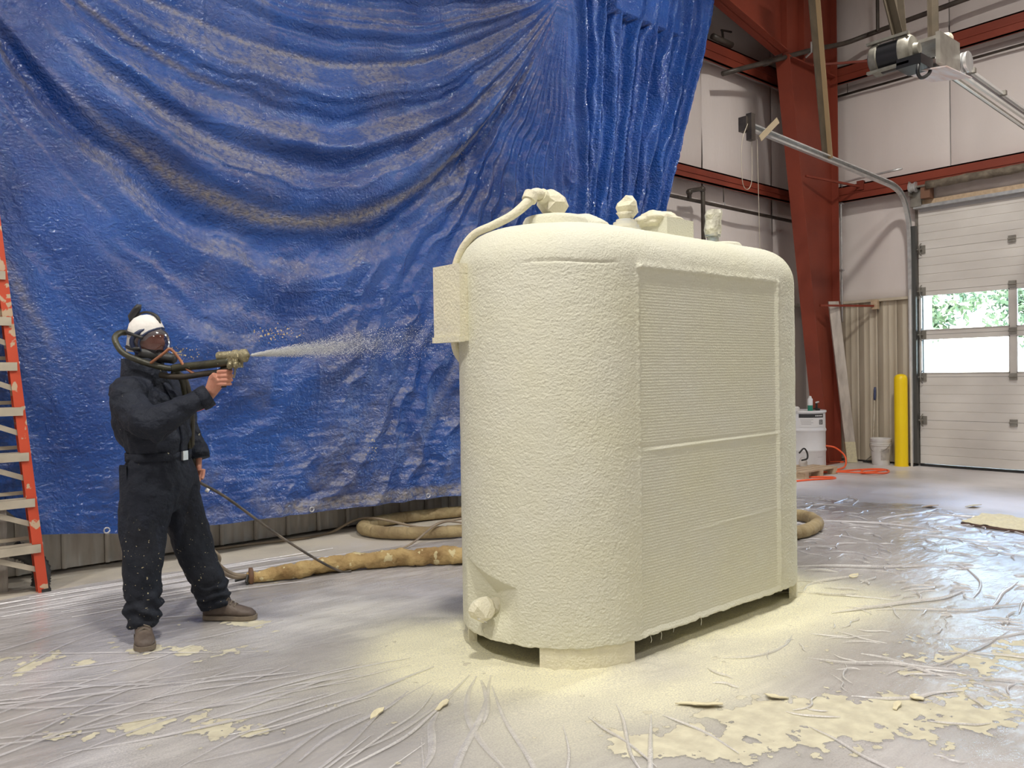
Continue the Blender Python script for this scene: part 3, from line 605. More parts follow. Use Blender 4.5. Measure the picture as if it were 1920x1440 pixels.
# ================================================================== BLUE TARP
def build_tarp():
    nz, nu = 560, 820
    zt = np.linspace(0, 1, nz)[:, None]; s = np.linspace(0, 1, nu)[None, :]**.94
    def bottom(u): return np.interp(u, [.3, .95, 1.2, 1.75, 2.55, 4.87, 7.1], [.72, .60, .36, .29, .27, .245, .22])
    def uR(z): return np.interp(z, [.2, 1.6, 3.42, 6.2, 7.2], [6.95, 7.27, 7.87, 8.84, 9.15])
    uL = .25; zT = 7.15
    Z_ = .3+zt*(zT-.3)+0*s
    U_ = uL+(uR(Z_)-uL)*s
    zb = bottom(U_); Z_ = zb+zt*(zT-zb)
    U_ = uL+(uR(Z_)-uL)*s
    P0 = np.stack([U_, Z_, 0*U_], -1)
    w1 = fbm(P0*.9+3.1, 3); w2 = fbm(P0*2.3+8.1, 3)
    uG, zG = 6.43, 5.75
    # --- hanging swags left of the gather: family of curves through the gather point
    d = np.maximum(uG-U_, .0); drop = np.maximum(zG-Z_, -.35); Lg = 6.6
    h = drop/(4*np.maximum(d, .16)/Lg*np.maximum(1-d/Lg, .10))
    th = np.arctan2(h, 2.2)+.012*w1+.004*w2
    def folds(t, ks):
        o = 0
        for c, wd, am in ks: o = o+am*np.exp(-((t-c)/wd)**2)
        return o
    r2 = np.random.default_rng(5); ks = []
    for c in np.arange(.08, 1.55, .052):
        ks.append((c+r2.uniform(-.02, .02), r2.uniform(.010, .026), r2.uniform(.15, 1.)*.055*(1 if r2.random() < .75 else -.7)))
    ks += [(1.03, .022, -.10), (1.10, .02, .07), (1.21, .025, .10), (.87, .018, .06), (.685, .035, .10), (.80, .03, .11), (.90, .035, .14), (1.02, .03, .13), (.965, .03, -.12), (.50, .03, .09), (.60, .02, -.06)]
    arc = np.clip(d/1.2, .12, 1)*(1-.55*sstep(1.15, 1.45, th)*sstep(1.6, .6, Z_))
    amp = arc*(.75+.5*fbm(np.stack([th*3, U_*.7, 0*U_], -1), 2))
    F1 = folds(th, ks)*amp
    r3 = np.random.default_rng(9); fine = [(c, r3.uniform(.004, .010), r3.uniform(-.008, .013)) for c in np.arange(.05, 1.57, .014)]
    F1 = F1+folds(th+.01*w2, fine)*np.clip(d/1.0, .25, 1)*sstep(.5, 2.2, Z_)
    # --- pleats right of the gather
    q = np.clip((U_-uG)/np.maximum(uR(Z_)-uG, .2), -.4, 1.05)
    ph = q*8.2+.18*w1+.22*fbm(np.stack([q*4, Z_*.55, 0*q+4], -1), 3)
    def ridge(x): x = x-np.floor(x); return np.where(x < .62, (x/.62)**1.6, ((1-x)/.38)**1.2)
    F2 = .21*(ridge(ph)-.4)*(.85+.5*pnoise(np.stack([np.floor(ph)*3.3, Z_*.4, 0*q], -1)))+.06*(ridge(ph*2.7+.5*w1)-.5)+.012*(ridge(ph*6.1+w2)-.5)
    right = sstep(-.02, .10, q)
    # radial pleats close to the gather on its left
    ang = np.arctan2(np.maximum(uG-U_, 0), np.maximum(zG-Z_, .02)); near = sstep(.95, .25, ang)*sstep(-.3, .6, zG-Z_+.5)
    F3 = .075*(ridge(ang*17+w2*.35+.6*w1)-.5)*np.clip((zG-Z_)/2.2, .15, 1)*near
    F = F1*(1-right)*(1-.6*near)+F3*(1-right)+F2*right
    # --- crinkles: horizontal near the hem, all over small
    hem = sstep(2.2, .6, Z_)
    cr = fbm(np.stack([U_*2.2, Z_*11, 0*U_], -1), 3); F = F+.014*hem*(np.abs(cr)-.25)
    cr2 = fbm(np.stack([U_*6, Z_*7, 0*U_+5], -1), 3); F = F+.0035*(np.abs(cr2)-.3)
    cr3 = fbm(np.stack([U_*15+2*w2, Z_*13, 0*U_+11], -1), 2)
    F = F+.0034*(np.abs(cr3)-.3)*(.55+.45*sstep(-.3, .4, w2))
    for k_, uc in enumerate(np.arange(.55, 6.2, .47)):                     # packing creases
        F = F+(.006+.006*sstep(3.4, 4.2, Z_))*np.exp(-((U_-uc-.01*w2)/.012)**2)*sstep(-.3, .2, pnoise(np.stack([0*U_+k_*7.1, Z_*1.1, 0*U_], -1)))*(1-right)
    for k_, zc in enumerate((3.55, 2.2, 1.35, .85)):
        F = F+.005*np.exp(-((Z_-zc-.05*(U_-3)-.015*w2)/.011)**2)*sstep(-.3, .2, pnoise(np.stack([U_*1.1, 0*U_+k_*5.3, 0*U_+9], -1)))*(1-right)
    F = F+.03*w1
    base = np.interp(U_, [0, 4.5, 6.4, 8.8], [6.62, 6.56, 6.42, 6.10])
    V_ = base-F
    V_ = V_-.08*sstep(.15, 0, np.abs(U_-uL))*0
    V_ = np.minimum(V_, 6.80)
    V_ = V_+sstep(2.0, 1.3, U_)*(np.maximum(V_, 6.585)-V_)
    V_ = np.where((U_ > 7) & (Z_ > 5.6), np.minimum(V_, 6.21), V_)
    # bottom-left corner is pulled up behind the ladder
    V3 = np.stack([U_, V_, Z_], -1)
    # dust: settles on faces that look upward, and in cloudy bands; crust specks by the gun
    dz = np.gradient(V_, axis=0)/np.maximum(np.gradient(Z_, axis=0), 1e-4)
    up = np.clip(dz*1.9-.10, 0, 1)*(1-right*.9)
    dust = np.clip(up*(.25+.5*sstep(-.25, .4, w1+.6*w2)), 0, .6)
    dust = np.maximum(dust, hem*.34*sstep(.0, .5, w2+.3*w1)*sstep(.8, 2.2, U_))
    dust = np.maximum(dust, .13*sstep(.05, .5, w1)*(1-right))
    r4 = np.random.default_rng(31)
    for c_ in (.42, .60, .665, .73, .845, .93, 1.08, 1.21):
        g_ = np.exp(-((th-c_-.012*w1)/r4.uniform(.006, .012))**2)*sstep(-.25, .35, pnoise(np.stack([U_*.55+c_*41, Z_*.2, 0*U_+c_*9], -1)))
        dust = np.maximum(dust, g_*r4.uniform(.6, 1.)*(1-right)*sstep(.5, 1.2, d))
    band = sstep(.09, .02, np.abs(Z_-np.interp(U_, [2.5, 4.9], [.34, .31])))*sstep(2.7, 3.2, U_)*.9
    dust = np.maximum(dust, band)
    sp_ = .42*np.exp(-(((U_-3.0)/.28)**2+((Z_-1.84)/.10)**2))+.5*np.exp(-(((U_-2.15)/.22)**2+((Z_-1.66)/.07)**2))+.34*np.exp(-(((U_-3.9)/.12)**2+((Z_-.80)/.22)**2))+.32*np.exp(-(((U_-5.0)/.10)**2+((Z_-3.75)/.22)**2))
    A = np.stack([dust, np.minimum(sp_*1.15, .6), 0*dust, 1+0*dust], -1)
    o = grid_mesh('sheet', V3, M['tarp'], None, attr=A)
    return o
tarp = build_tarp(); tarp.name = 'blue_tarp'; tag(tarp, 'huge blue plastic tarp hung in swags over the left wall', 'tarp')
th_ = MB()
gx = [1.62, 3.22, 4.06]
for x in (1.62, 3.27, 4.50):
    z = float(np.interp(x, [.95, 1.2, 1.75, 2.55, 4.87], [.60, .36, .29, .27, .245]))+.04
    ring = [(x+.02*math.cos(a), 6.50-.0*x, z+.02*math.sin(a)) for a in np.linspace(0, 2*PI, 14)]
    MB().tube(ring, .006, 6).build('grommet', M['buckle'], tarp, smooth=True)

# ================================================================== TANK
TC, TV, TR = 3.12, 3.215, .555       # near-end centre x, centre-line y, end radius
TE = 4.455                            # far-end centre x
def perim():
    """points round the stadium with normals, dense on the visible side; starts on the far back side"""
    out = []
    def arc(cx, a0, a1, step):
        n = max(2, int(abs(a1-a0)*TR/step))
        for k in range(n):
            a = a0+(a1-a0)*k/n; out.append((cx, math.cos(a), math.sin(a)))
    arc(TC, R(90), R(135), .03); arc(TC, R(135), R(270), .0065)
    n = int((TE-TC)/.009)
    for k in range(n): out.append((TC+(TE-TC)*k/n, 0., -1.))
    arc(TE, R(270), R(360), .0075); arc(TE, 0, R(90), .03)
    n = 30
    for k in range(n): out.append((TE+(TC-TE)*k/n, 0., 1.))
    return np.array(out)
def build_tank():
    E_ = perim(); cx, nx, ny = E_.T
    prof = [(.14, .115), (.03, .112)]+[(0, z) for z in np.arange(.115, 2.0, .0042)]
    prof += [(.22*(1-math.cos(a)), 2.0+.22*math.sin(a)) for a in np.linspace(0, PI/2, 34)]
    prof += [(d, 2.22+.02*(d-.22)) for d in np.linspace(.25, TR, 10)]
    dl = np.array([p[0] for p in prof])[:, None]; zz = np.array([p[1] for p in prof])[:, None]
    rr = TR-dl
    X = cx[None]+nx[None]*rr; Y = TV+ny[None]*rr; Z_ = zz+0*X
    P = np.stack([X, Y, Z_], -1)
    flat = (np.abs(ny) > .999) & (E_[:, 0] > TC+.001) & (ny < 0)
    px = cx[None]+0*Z_; inflat = flat[None] & (Z_ < 2.5)
    # foam lumps
    lump = fbm(P*np.array([80, 80, 92]), 2); lump2 = fbm(P*9, 2)
    wallz = sstep(2.1, 1.95, Z_)
    panel = inflat*sstep(3.125, 3.15, px)*sstep(4.41, 4.395, px)*sstep(1.985, 1.965, Z_)*sstep(.12, .15, Z_)
    disp = .0021*lump*(1-.75*panel)+.0014*lump2*(1-.6*panel)
    disp = disp*(1-.55*sstep(2.05, 2.2, Z_))
    disp -= .010*panel
    disp += panel*.0011*np.sin(2*PI*Z_/.0152+.6*fbm(P*6, 2))
    # beads: vertical both sides, top, joint lines
    bw = fbm(P*30, 2)
    lowz = sstep(2.0, 1.98, Z_)*sstep(.1, .3, Z_)
    nearflat = (ny[None] < -.9)
    disp += nearflat*.009*np.exp(-((X-3.135)/.017)**2)*lowz*(.7+.6*bw)*sstep(.1, .9, Z_)
    disp += nearflat*.010*np.exp(-((X-4.415)/.008)**2)*lowz*(.8+.4*bw)
    disp += nearflat*.009*np.exp(-((Z_-1.985)/.022)**2)*sstep(3.10, 3.15, X)*sstep(4.45, 4.40, X)*(.8+.4*bw)
    zj = 1.062+.012*(X-3.7)
    disp += panel*.008*np.exp(-((Z_-zj)/.006)**2)*sstep(3.15, 3.3, X)-panel*.003*np.exp(-((Z_-zj-.018)/.008)**2)
    disp += panel*.003*np.exp(-((Z_-.60-.03*(X-3.7))/.007)**2)*sstep(3.4, 3.9, X)
    # cap seam on the near end
    ang = np.arctan2(ny, nx)[None]; ang = np.where(ang < 0, ang+2*PI, ang)
    inend = (E_[:, 0] < TC+.001)[None]
    disp += inend*(-.006)*np.exp(-((Z_-1.995-.004*np.sin(ang*7))/.006)**2)*sstep(R(205), R(215), ang)*sstep(R(262), R(250), ang)
    # drain scoop around the low valve
    ds = np.abs(ang-R(181))*TR; inside = inend*sstep(.20, .17, ds)
    zt_ = .445-.10*(ang-R(181))*TR/.2*.5; zl = zt_-.115*np.clip(1-ds/.19, 0, 1)
    g = np.clip((zt_-Z_)/np.maximum(zt_-zl, .004), 0, 1)*sstep(.12, .30, Z_)
    disp -= inend*.075*np.clip(1-(ds/.20), 0, 1)**.85*g
    # ragged bottom edge
    ed = fbm(np.stack([X*14, Y*14, 0*X], -1), 3)
    Z_ = Z_+sstep(.2, .115, Z_)*.007*ed
    X = X+nx[None]*disp; Y = Y+ny[None]*disp; Z_ = Z_+sstep(2.05, 2.2, Z_)*disp*1.0
    V3 = np.stack([X, Y, Z_], -1)
    return grid_mesh('shell', V3, M['foam'], tank, wrap=True)
tank = thing('foam_coated_tank', 'tall oblong tank coated in cream spray foam, standing in the middle', 'tank', (3.8, TV, 0))
build_tank()
MB().prism([(TC+(TR-.02)*math.cos(a), TV+(TR-.02)*math.sin(a), .125) for a in np.linspace(R(90), R(270), 24)]+[(TE+(TR-.02)*math.cos(a), TV+(TR-.02)*math.sin(a), .125) for a in np.linspace(R(270), R(450), 24)], (0, 0, .02)).build('underside', M['steel_dull'], tank)
def skirt(cx, a0, a1, rad, th=.045):
    n = 16; A = np.linspace(R(a0), R(a1), n)
    o_ = [(cx+rad*math.cos(a), TV+rad*math.sin(a)) for a in A]; i_ = [(cx+(rad-th)*math.cos(a), TV+(rad-th)*math.sin(a)) for a in A[::-1]]
    return MB().prism([(x, y, .0) for x, y in o_+i_], (0, 0, .13)).bevel(.008).build('skid_foot', M['foam_rough'], tank, auto=50)
skirt(TC, 213, 266, .545); skirt(TE, 291, 345, .555); skirt(TC, 100, 150, .53); skirt(TE, 30, 80, .53)
# fittings on top
MB().lathe((3.085, 3.2, 2.19), [(.10, 0), (.178, 0), (.178, .085), (.165, .108), (.12, .118), (.01, .12)], 40).build('vent_flange', M['foam'], tank, auto=50)
MB().rock((3.075, 3.2, 2.375), (.085, .075, .075), .3, 3).build('wrapped_vent', M['foam_rough'], tank, auto=14)
MB().tube([(3.03, 3.2, 2.40), (2.95, 3.19, 2.415), (2.905, 3.19, 2.395), (2.87, 3.19, 2.355), (2.79, 3.22, 2.285), (2.72, 3.30, 2.235), (2.68, 3.40, 2.20), (2.66, 3.49, 2.12), (2.655, 3.545, 2.0), (2.655, 3.555, 1.75), (2.665, 3.553, 1.58), (2.74, 3.50, 1.46)], [.030, .030, .032, .027, .023, .022, .022, .023, .024, .024, .022, .018], 14, sub=6).build('vent_hose', M['foam_rough'], tank, smooth=True)
MB().tube([(2.905, 3.19, 2.41), (2.885, 3.19, 2.37)], .040, 14).tube([(3.005, 3.2, 2.40), (2.975, 3.195, 2.412)], .040, 14).build('hose_clamp', M['foam_rough'], tank, auto=40)
f = MB()
for k, (r_, z_) in enumerate(((.088, 2.232), (.078, 2.251), (.066, 2.268), (.05, 2.284))): f.lathe((3.43, 3.0, z_), [(.01, 0), (r_, 0), (r_, .016), (.01, .016)], 28)
f.build('valve_flange', mat('masked_flange', (.60, .60, .56), .6, var=(15, (.75, .72, .58), 1)), tank, auto=40)
MB().lathe((3.43, 3.0, 2.298), [(.03, 0), (.035, .02), (.05, .04)], 16).build('valve_neck', M['foam_rough'], tank, smooth=True)
MB().rock((3.455, 3.0, 2.372), (.066, .055, .058), .3, 6).build('wrapped_valve', M['foam_rough'], tank, auto=14)
MB().blob((3.33, 3.22, 2.25), (.17, .15, .10), .10, 2, 4, 1.6).build('covered_manway', M['foam'], tank, smooth=True)
MB().box((3.9, 3.08, 2.17), (4.16, 3.33, 2.385)).bevel(.012).build('hatch_box', M['foam'], tank, auto=50)
MB().blob((4.0, 3.22, 2.385), (.17, .13, .06), .18, 4, 4, 2).build('hatch_cover', M['foam_rough'], tank, smooth=True)
MB().lathe((4.47, 3.1, 2.16), [(.02, 0), (.135, 0), (.135, .10), (.12, .115), (.02, .12)], 36).build('gauge_flange', M['foam'], tank, auto=50)
MB().tube([(4.39, 3.1, 2.25), (4.39, 3.1, 2.34)], .038, 16).tube([(4.39, 3.1, 2.315), (4.39, 3.1, 2.335)], .05, 16).build('gauge_pipe', mat('blue_grey_metal', (.35, .40, .42), .4, .5, var=(20, (.65, .62, .5), 1)), tank, auto=40)
b_ = MB().loft([((4.39, 3.1, 2.325), (.05, 0, 0), (0, .05, 0)), ((4.39, 3.1, 2.36), (.058, 0, 0), (0, .055, 0)), ((4.395, 3.1, 2.42), (.05, 0, 0), (0, .05, 0)), ((4.40, 3.1, 2.46), (.06, 0, .01), (0, .055, 0)), ((4.405, 3.1, 2.485), (.05, 0, 0), (0, .05, 0))], 20)
for vv in b_.bm.verts: vv.co += vv.co.normalized()*0+Vector((1, .7, 0))*(.005*math.sin(vv.co.z*140+vv.co.x*90))
b_.build('plastic_wrap', mat('pale_plastic_wrap', (.70, .68, .55), .5, var=(14, (.42, .40, .34), .8), bump=(25, .02)), tank, auto=30)
MB().box((2.525, 3.335, 1.63), (2.86, 3.567, 2.03)).bevel(.012).build('control_box', M['foam_rough'], tank, auto=50)
MB().box((2.515, 3.33, 1.625), (2.55, 3.57, 1.655)).bevel(.006).build('box_lip', M['foam_rough'], tank, auto=50)
MB().rock((2.532, 3.203, .27), (.066, .066, .064), .2, 14).build('wrapped_drain_valve', M['foam_rough'], tank, auto=14)
MB().tube([(2.60, 3.205, .27), (2.68, 3.205, .27)], .04, 14).build('drain_pipe', M['foam_rough'], tank, smooth=True)
MB().prism([(2.485, 3.17, .235), (2.50, 3.255, .225), (2.545, 3.25, .205), (2.53, 3.16, .21)], (0, 0, .004)).build('tape_flap', M['label_white'], tank)
for k, (x, z) in enumerate(((3.2, .10), (3.28, .11), (3.38, .115), (3.62, .11))):
    MB().tube([(x, 2.67, z+.02), (x+.006, 2.665, z-.01), (x-.004, 2.662, z-.022-.012*(k % 2))], [.002, .0015, .001], 5).build('foam_drip', M['foam'], tank)

# ================================================================== FLOOR SHEETING
def tank_dist(x, y):
    cx_ = np.clip(x, TC, TE); return np.hypot(x-cx_, y-TV)-TR
def build_sheet():
    xs_ = np.arange(-1.6, 9.0, .032); ys_ = np.arange(-.2, 6.5, .032)
    X, Y = np.meshgrid(xs_, ys_)
    P = np.stack([X, Y, 0*X], -1); w = fbm(P*1.1, 4); wf = fbm(P*4, 3)
    # far edge of the sheeting (towards the tarp) and right edge; pull the grid to it
    yfar = np.interp(X, [-1.6, .9, 1.7, 2.7, 3.2, 4.3, 6.5, 8.6, 9.0], [6.3, 6.33, 6.36, 6.22, 5.95, 5.78, 5.6, 4.95, 4.3])+.06*pnoise(P*1.7+5)
    Y = -.2+(Y+.2)/6.7*(yfar+.2)
    X = np.where(X > 8.0, 8.0+(X-8.0)*(.72+.25*pnoise(np.stack([0*Y, Y*1.5, 0*Y], -1))), X)
    P = np.stack([X, Y, 0*X], -1); w = fbm(P*1.1, 4); wf = fbm(P*4, 3)
    dt = tank_dist(X, Y)
    Zs = .004+.007*np.abs(fbm(P*np.array([2.0, 5, 1])+2, 3))+.004*np.abs(wf)
    # crumple against the tank skirt
    Zs = Zs+.02*sstep(.25, .0, np.abs(dt-.02))*np.abs(fbm(P*7, 2))
    Zs = np.where(dt < -.1, .004, Zs)
    # overspray fields
    lft = sstep(3.4, 2.4, X)
    yel = 1.25*np.exp(-np.maximum(dt, 0)/(.42+.22*lft))*(.85+.5*w)
    yel += .55*np.exp(-(((X-2.45)/.5)**2+((Y-3.35)/.45)**2))+.45*np.exp(-(((X-3.3)/1.0)**2+((Y-2.25)/.28)**2))+.38*np.exp(-(((X-4.9)/.55)**2+((Y-2.35)/.35)**2))
    yel = np.clip(yel, 0, 1)
    def ell(cx_, cy_, a, b, rot, k=1.):
        c, s_ = math.cos(rot), math.sin(rot); dx, dy = X-cx_, Y-cy_; q = ((dx*c+dy*s_)/a)**2+((-dx*s_+dy*c)/b)**2
        return k*np.exp(-q)
    crust = ell(1.0, 3.55, .36, .17, -.7, .62)+ell(1.30, 3.22, .17, .11, -.7, .55)+ell(.85, 4.75, .35, .22, -.5, .48)+ell(1.45, 4.45, .5, .12, -1.0, .55)+ell(1.90, 4.66, .25, .09, -.7, .62)
    crust += ell(2.85, 1.78, .62, .26, -.62, .66)+ell(3.25, 1.70, .5, .2, -.7, .6)+ell(4.5, 1.42, .75, .26, -.55, .72)+ell(3.75, 1.25, .5, .2, -.6, .55)+ell(2.45, 2.0, .2, .12, -.7, .5)
    hz = np.clip(.34+.55*w, 0, 1)
    hz += .40*np.exp(-(((X-2.6)/1.2)**2+((Y-4.4)/.6)**2))+.30*np.exp(-(((X-.2)/1.2)**2+((Y-5.0)/1.2)**2))+.25*sstep(5.2, 7.5, X)+.35*sstep(.30, 0., np.abs(Y-yfar))
    hz -= .45*np.exp(-(((X-1.9)/1.0)**2+((Y-2.8)/.7)**2))+.5*ell(2.88, 3.88, .3, .1, -.77)
    A = np.stack([yel, np.clip(crust, 0, 1), np.clip(hz, 0, 1), 1+0*X], -1)
    # ridges: folds of film standing up off the floor
    ev, eq, ea = [], [], []
    def ridge(pts, wd, ht, white=.9):
        pts = smooth_path([Vector((p[0], p[1], 0)) for p in pts], 7); n = len(pts)
        for i, p in enumerate(pts):
            t = (pts[min(i+1, n-1)]-pts[max(i-1, 0)]).normalized(); nn = Vector((-t.y, t.x, 0)); e = math.sin(PI*min(max(i/(n-1), .03), .97))**.5
            b0 = len(ev)
            for k, (a, hh) in enumerate(((-1, 0), (-.35, .8), (.1, 1), (.45, .7), (1, 0))):
                q = p+nn*a*wd*e; ev.append((q.x, q.y, .010+hh*ht*e)); ea.append((float(np.clip(.95*math.exp(-max(float(tank_dist(np.array(q.x), np.array(q.y))), 0)/.42), 0, 1)), .0, white if 0 < k < 4 else .4, 1))
            if i:
                for k in range(4): eq.append((b0-5+k, b0+k, b0+1+k, b0-4+k))
    rr_ = np.random.default_rng(21); U = rr_.uniform
    def wander(x, y, a, L_, curl, n=5):
        out = [(x, y)]
        for k in range(n-1):
            a += U(-curl, curl); x += math.cos(a)*L_/(n-1); y += math.sin(a)*L_/(n-1); out.append((x, y))
        return out
    # taut streaks pulled out from the tank towards the left and front-left
    for k in range(30):
        a = R(U(150, 232)); r0_ = U(.15, .9); x, y = 2.75+math.cos(a)*(r0_+.3), 3.35+math.sin(a)*(r0_+.3)
        ridge(wander(x, y, a+U(-.18, .18), U(.4, 1.7), .25), U(.006, .017), U(.002, .005), U(.25, .65))
    for k in range(9):
        ridge(wander(U(1.7, 3.4), U(1.4, 2.6), R(U(218, 262)), U(.4, 1.0), .22), U(.005, .011), U(.004, .010), .8)
    for k in range(46):
        ridge(wander(U(-.6, 2.2), U(3.6, 5.8), R(U(135, 200)), U(.5, 1.9), .2), U(.006, .018), U(.002, .004), U(.2, .55))
    for k in range(16):
        y = U(5.5, 6.25); ridge([(U(.6, 1.4), y), (2.0, y+U(-.08, .02)), (U(2.6, 3.4), y-U(0, .25))], U(.006, .012), .01, 1.)
    # loose curly folds to the right of the tank
    for k in range(360):
        x, y = U(4.9, 8.5), U(1.2, 5.2)
        if tank_dist(np.array(x), np.array(y)) < .25: continue
        big = U(0, 1) < .09
        ridge(wander(x, y, U(0, 2*PI), U(.6, 1.3) if big else U(.06, .36), .8 if not big else .4), U(.009, .015) if big else U(.004, .010), U(.010, .018) if big else U(.006, .016), U(.7, 1.))
    for k in range(9):
        ridge(wander(U(3.4, 4.8), U(1.2, 2.45), R(U(-95, -20)), U(.4, 1.2), .5), U(.006, .012), U(.008, .015), U(.6, .95))
    for k in range(40):
        ridge(wander(U(3.0, 5.0), U(1.0, 2.4), U(0, 2*PI), U(.08, .3), .6), U(.003, .007), U(.004, .009), .9)
    V3 = np.stack([X, Y, Zs], -1)
    keep = tank_dist
    return grid_mesh('floor_sheeting', V3, M['sheet'], None, attr=A, extra=(np.array(ev), np.array(eq), np.array(ea)))
tag(build_sheet(), 'clear wrinkled plastic sheeting dusted with yellow overspray, spread over the floor', 'plastic sheet')

# loose foam chips
def chip(x, y, sx, sy, rot, label, sd_):
    n = 9; pts = []
    for k in range(n):
        a = 2*PI*k/n; r_ = 1+.35*math.sin(a*2+sd_)+.2*math.sin(a*3.3+sd_*2); px_, py_ = sx*r_*math.cos(a), sy*r_*math.sin(a)
        pts.append((x+px_*math.cos(rot)-py_*math.sin(rot), y+px_*math.sin(rot)+py_*math.cos(rot), .015+.006*math.sin(a+sd_)))
    o = MB().prism(pts, (0, 0, .0045)).build('foam_chip', M['foam_chip']); return tag(o, label, 'foam chip', 'loose foam chips on the sheeting')
chip(1.79, 3.00, .035, .02, .3, 'small pale foam flake on sheeting, left of two near bottom centre', 1)
chip(2.05, 2.88, .04, .022, .5, 'small white foam flake on sheeting, right of two near bottom centre', 2)
chip(2.88, 2.12, .09, .03, -.7, 'long peeling foam flake in front of the tank, left of two', 3)
chip(3.18, 1.95, .05, .025, -.7, 'peeling foam flake in front of tank, right of two', 4)
chip(3.62, 1.53, .045, .02, -.5, 'curled foam flake on sheeting at lower right', 5)
chip(5.45, 2.72, .06, .02, -.2, 'thin foam flake with a curl right of the tank', 6)
chip(.55, 4.40, .06, .02, -.7, 'thin pale foam sliver at left frame edge', 7)
chip(3.47, 1.55, .03, .018, .2, 'tiny foam crumb near the crusted patch at lower right', 8)
# flat crusted board at right
sb = thing('foam_scrap_board', 'thin board crusted with dry cream foam lying on floor at right edge', 'board', (8.1, 2.7, 0))
cs = [(7.97, 2.96), (8.62, 2.98), (8.48, 2.2), (7.86, 2.2)]
MB().prism([(x, y, .012) for x, y in cs], (0, 0, .018)).build('panel', mat('dark_board_edge', (.16, .10, .08), .7), sb)
Xb, Yb = np.meshgrid(np.linspace(0, 1, 40), np.linspace(0, 1, 46)); c0, c1, c2, c3 = [np.array(c) for c in cs]
PB = (c0*(1-Xb[..., None])+c1*Xb[..., None])*(1-Yb[..., None])+(c3*(1-Xb[..., None])+c2*Xb[..., None])*Yb[..., None]
hb = .031+.02*np.clip(fbm(np.concatenate([PB*6, 0*PB[..., :1]], -1), 3)+.25, 0, 1)
grid_mesh('foam_crust', np.concatenate([PB, hb[..., None]], -1), M['foam_chip'], sb)
for k, (x, y, lab) in enumerate(((8.68, 3.6, 'small curled dark-edged scrap on floor far right, left of two'), (9.0, 3.3, 'small flat dark-edged scrap on the floor far right, right of two'))):
    o = MB().prism([(x, y, .01), (x+.16, y-.02, .012), (x+.17, y-.10, .02), (x+.01, y-.09, .03)], (0, 0, .006)).build('board_scrap', M['foam_chip'] if k else M['pale_wood']); tag(o, lab, 'scrap')

# ================================================================== HOSES
def crust_hose(path, r_, name, label, material, amp=.18, n=16, sub=10, seed=0, step=.10):
    pts = smooth_path([Vector(p_) for p_ in path], sub); b = MB(); b.tube(pts, r_, n)
    P = np.array([v_.co[:] for v_ in b.bm.verts]); k = len(pts); C_ = np.repeat(np.array([p_[:] for p_ in pts]), n, 0)
    d = P-C_; s_ = np.repeat(np.arange(k), n); L_ = np.repeat(np.concatenate([[0], np.cumsum([(pts[i+1]-pts[i]).length for i in range(k-1)])]), n)
    wrap = -.10*np.exp(-((np.mod(L_+.02*fbm(P*5+seed, 2), step)-step/2)/.010)**2)
    f_ = 1+amp*fbm(P*np.array([9, 9, 12])+seed, 3)+wrap
    Q = C_+d*f_[:, None]; Q[:, 2] = np.maximum(Q[:, 2], .012)
    for v_, q_ in zip(b.bm.verts, Q): v_.co = q_
    o = b.build(name, material, None, True); tag(o, label, 'hose'); return o
h1 = crust_hose([(2.29, 5.56, .045), (2.48, 5.50, .055), (2.63, 5.455, .06), (3.0, 5.40, .065), (3.4, 5.2, .07), (3.78, 4.95, .07), (4.4, 4.6, .07)], [.035, .05, .06, .06, .065, .07, .07, .07], 'wrapped_hose', 'thick tan foam-crusted hose lying on sheeting from the man towards the tank', M['hosewrap'], .30, 18, 40, 1, .13)
MB().lathe((2.30, 5.56, .055), [(.03, 0), (.06, .005), (.06, .03), (.04, .035)], 14, (.9, -.3, 0)).build('tie', mat('rust_tie', (.20, .10, .05), .7, var=(9, (.1, .06, .04), 1)), h1, smooth=True)
MB().tube([(2.29, 5.54, .07), (2.27, 5.52, .03), (2.28, 5.53, .01)], .012, 6).tube([(2.29, 5.55, .05), (2.21, 5.58, .035)], .01, 6).build('tie_tail', M['black'], h1)
crust_hose([(5.6, 6.45, .06), (5.03, 6.60, .06), (4.6, 6.72, .06), (4.15, 6.75, .06), (3.88, 6.66, .06), (3.78, 6.45, .06), (3.85, 6.20, .06), (4.05, 5.98, .06), (4.4, 5.76, .06), (4.9, 5.55, .06), (5.6, 5.3, .06), (6.3, 4.9, .06), (6.9, 4.45, .06), (7.12, 4.1, .06), (6.98, 3.85, .06), (6.7, 3.70, .06), (6.3, 3.68, .06), (5.7, 3.9, .06)], .058, 'coiled_hose', 'tape-wrapped tan hose coiled on the floor behind the tank', M['hosewrap_dim'], .08, 16, 42, 3, .17)
def thin(path, r_, name, label, material, cat='cable', n=8, sub=8):
    o = MB().tube(path, r_, n, sub=sub).build(name, material, None, True); return tag(o, label, cat)
thin([(2.5, 6.86, .012), (2.9, 6.82, .012), (3.3, 6.74, .012), (3.6, 6.80, .012), (3.9, 6.66, .13), (4.3, 6.30, .03), (4.7, 6.5, .013), (5.4, 6.5, .013)], .012, 'power_cord', 'dark cord running along the wall foot over the hose coil', M['rubber_tan'])
thin([(3.2, 5.75, .02), (3.7, 5.72, .02), (4.15, 5.86, .14), (4.35, 5.74, .14), (4.8, 5.3, .02), (5.4, 5.1, .02)], .009, 'tie_cord', 'thin rope crossing the coiled hose to the sheeting', M['rubber_tan'])

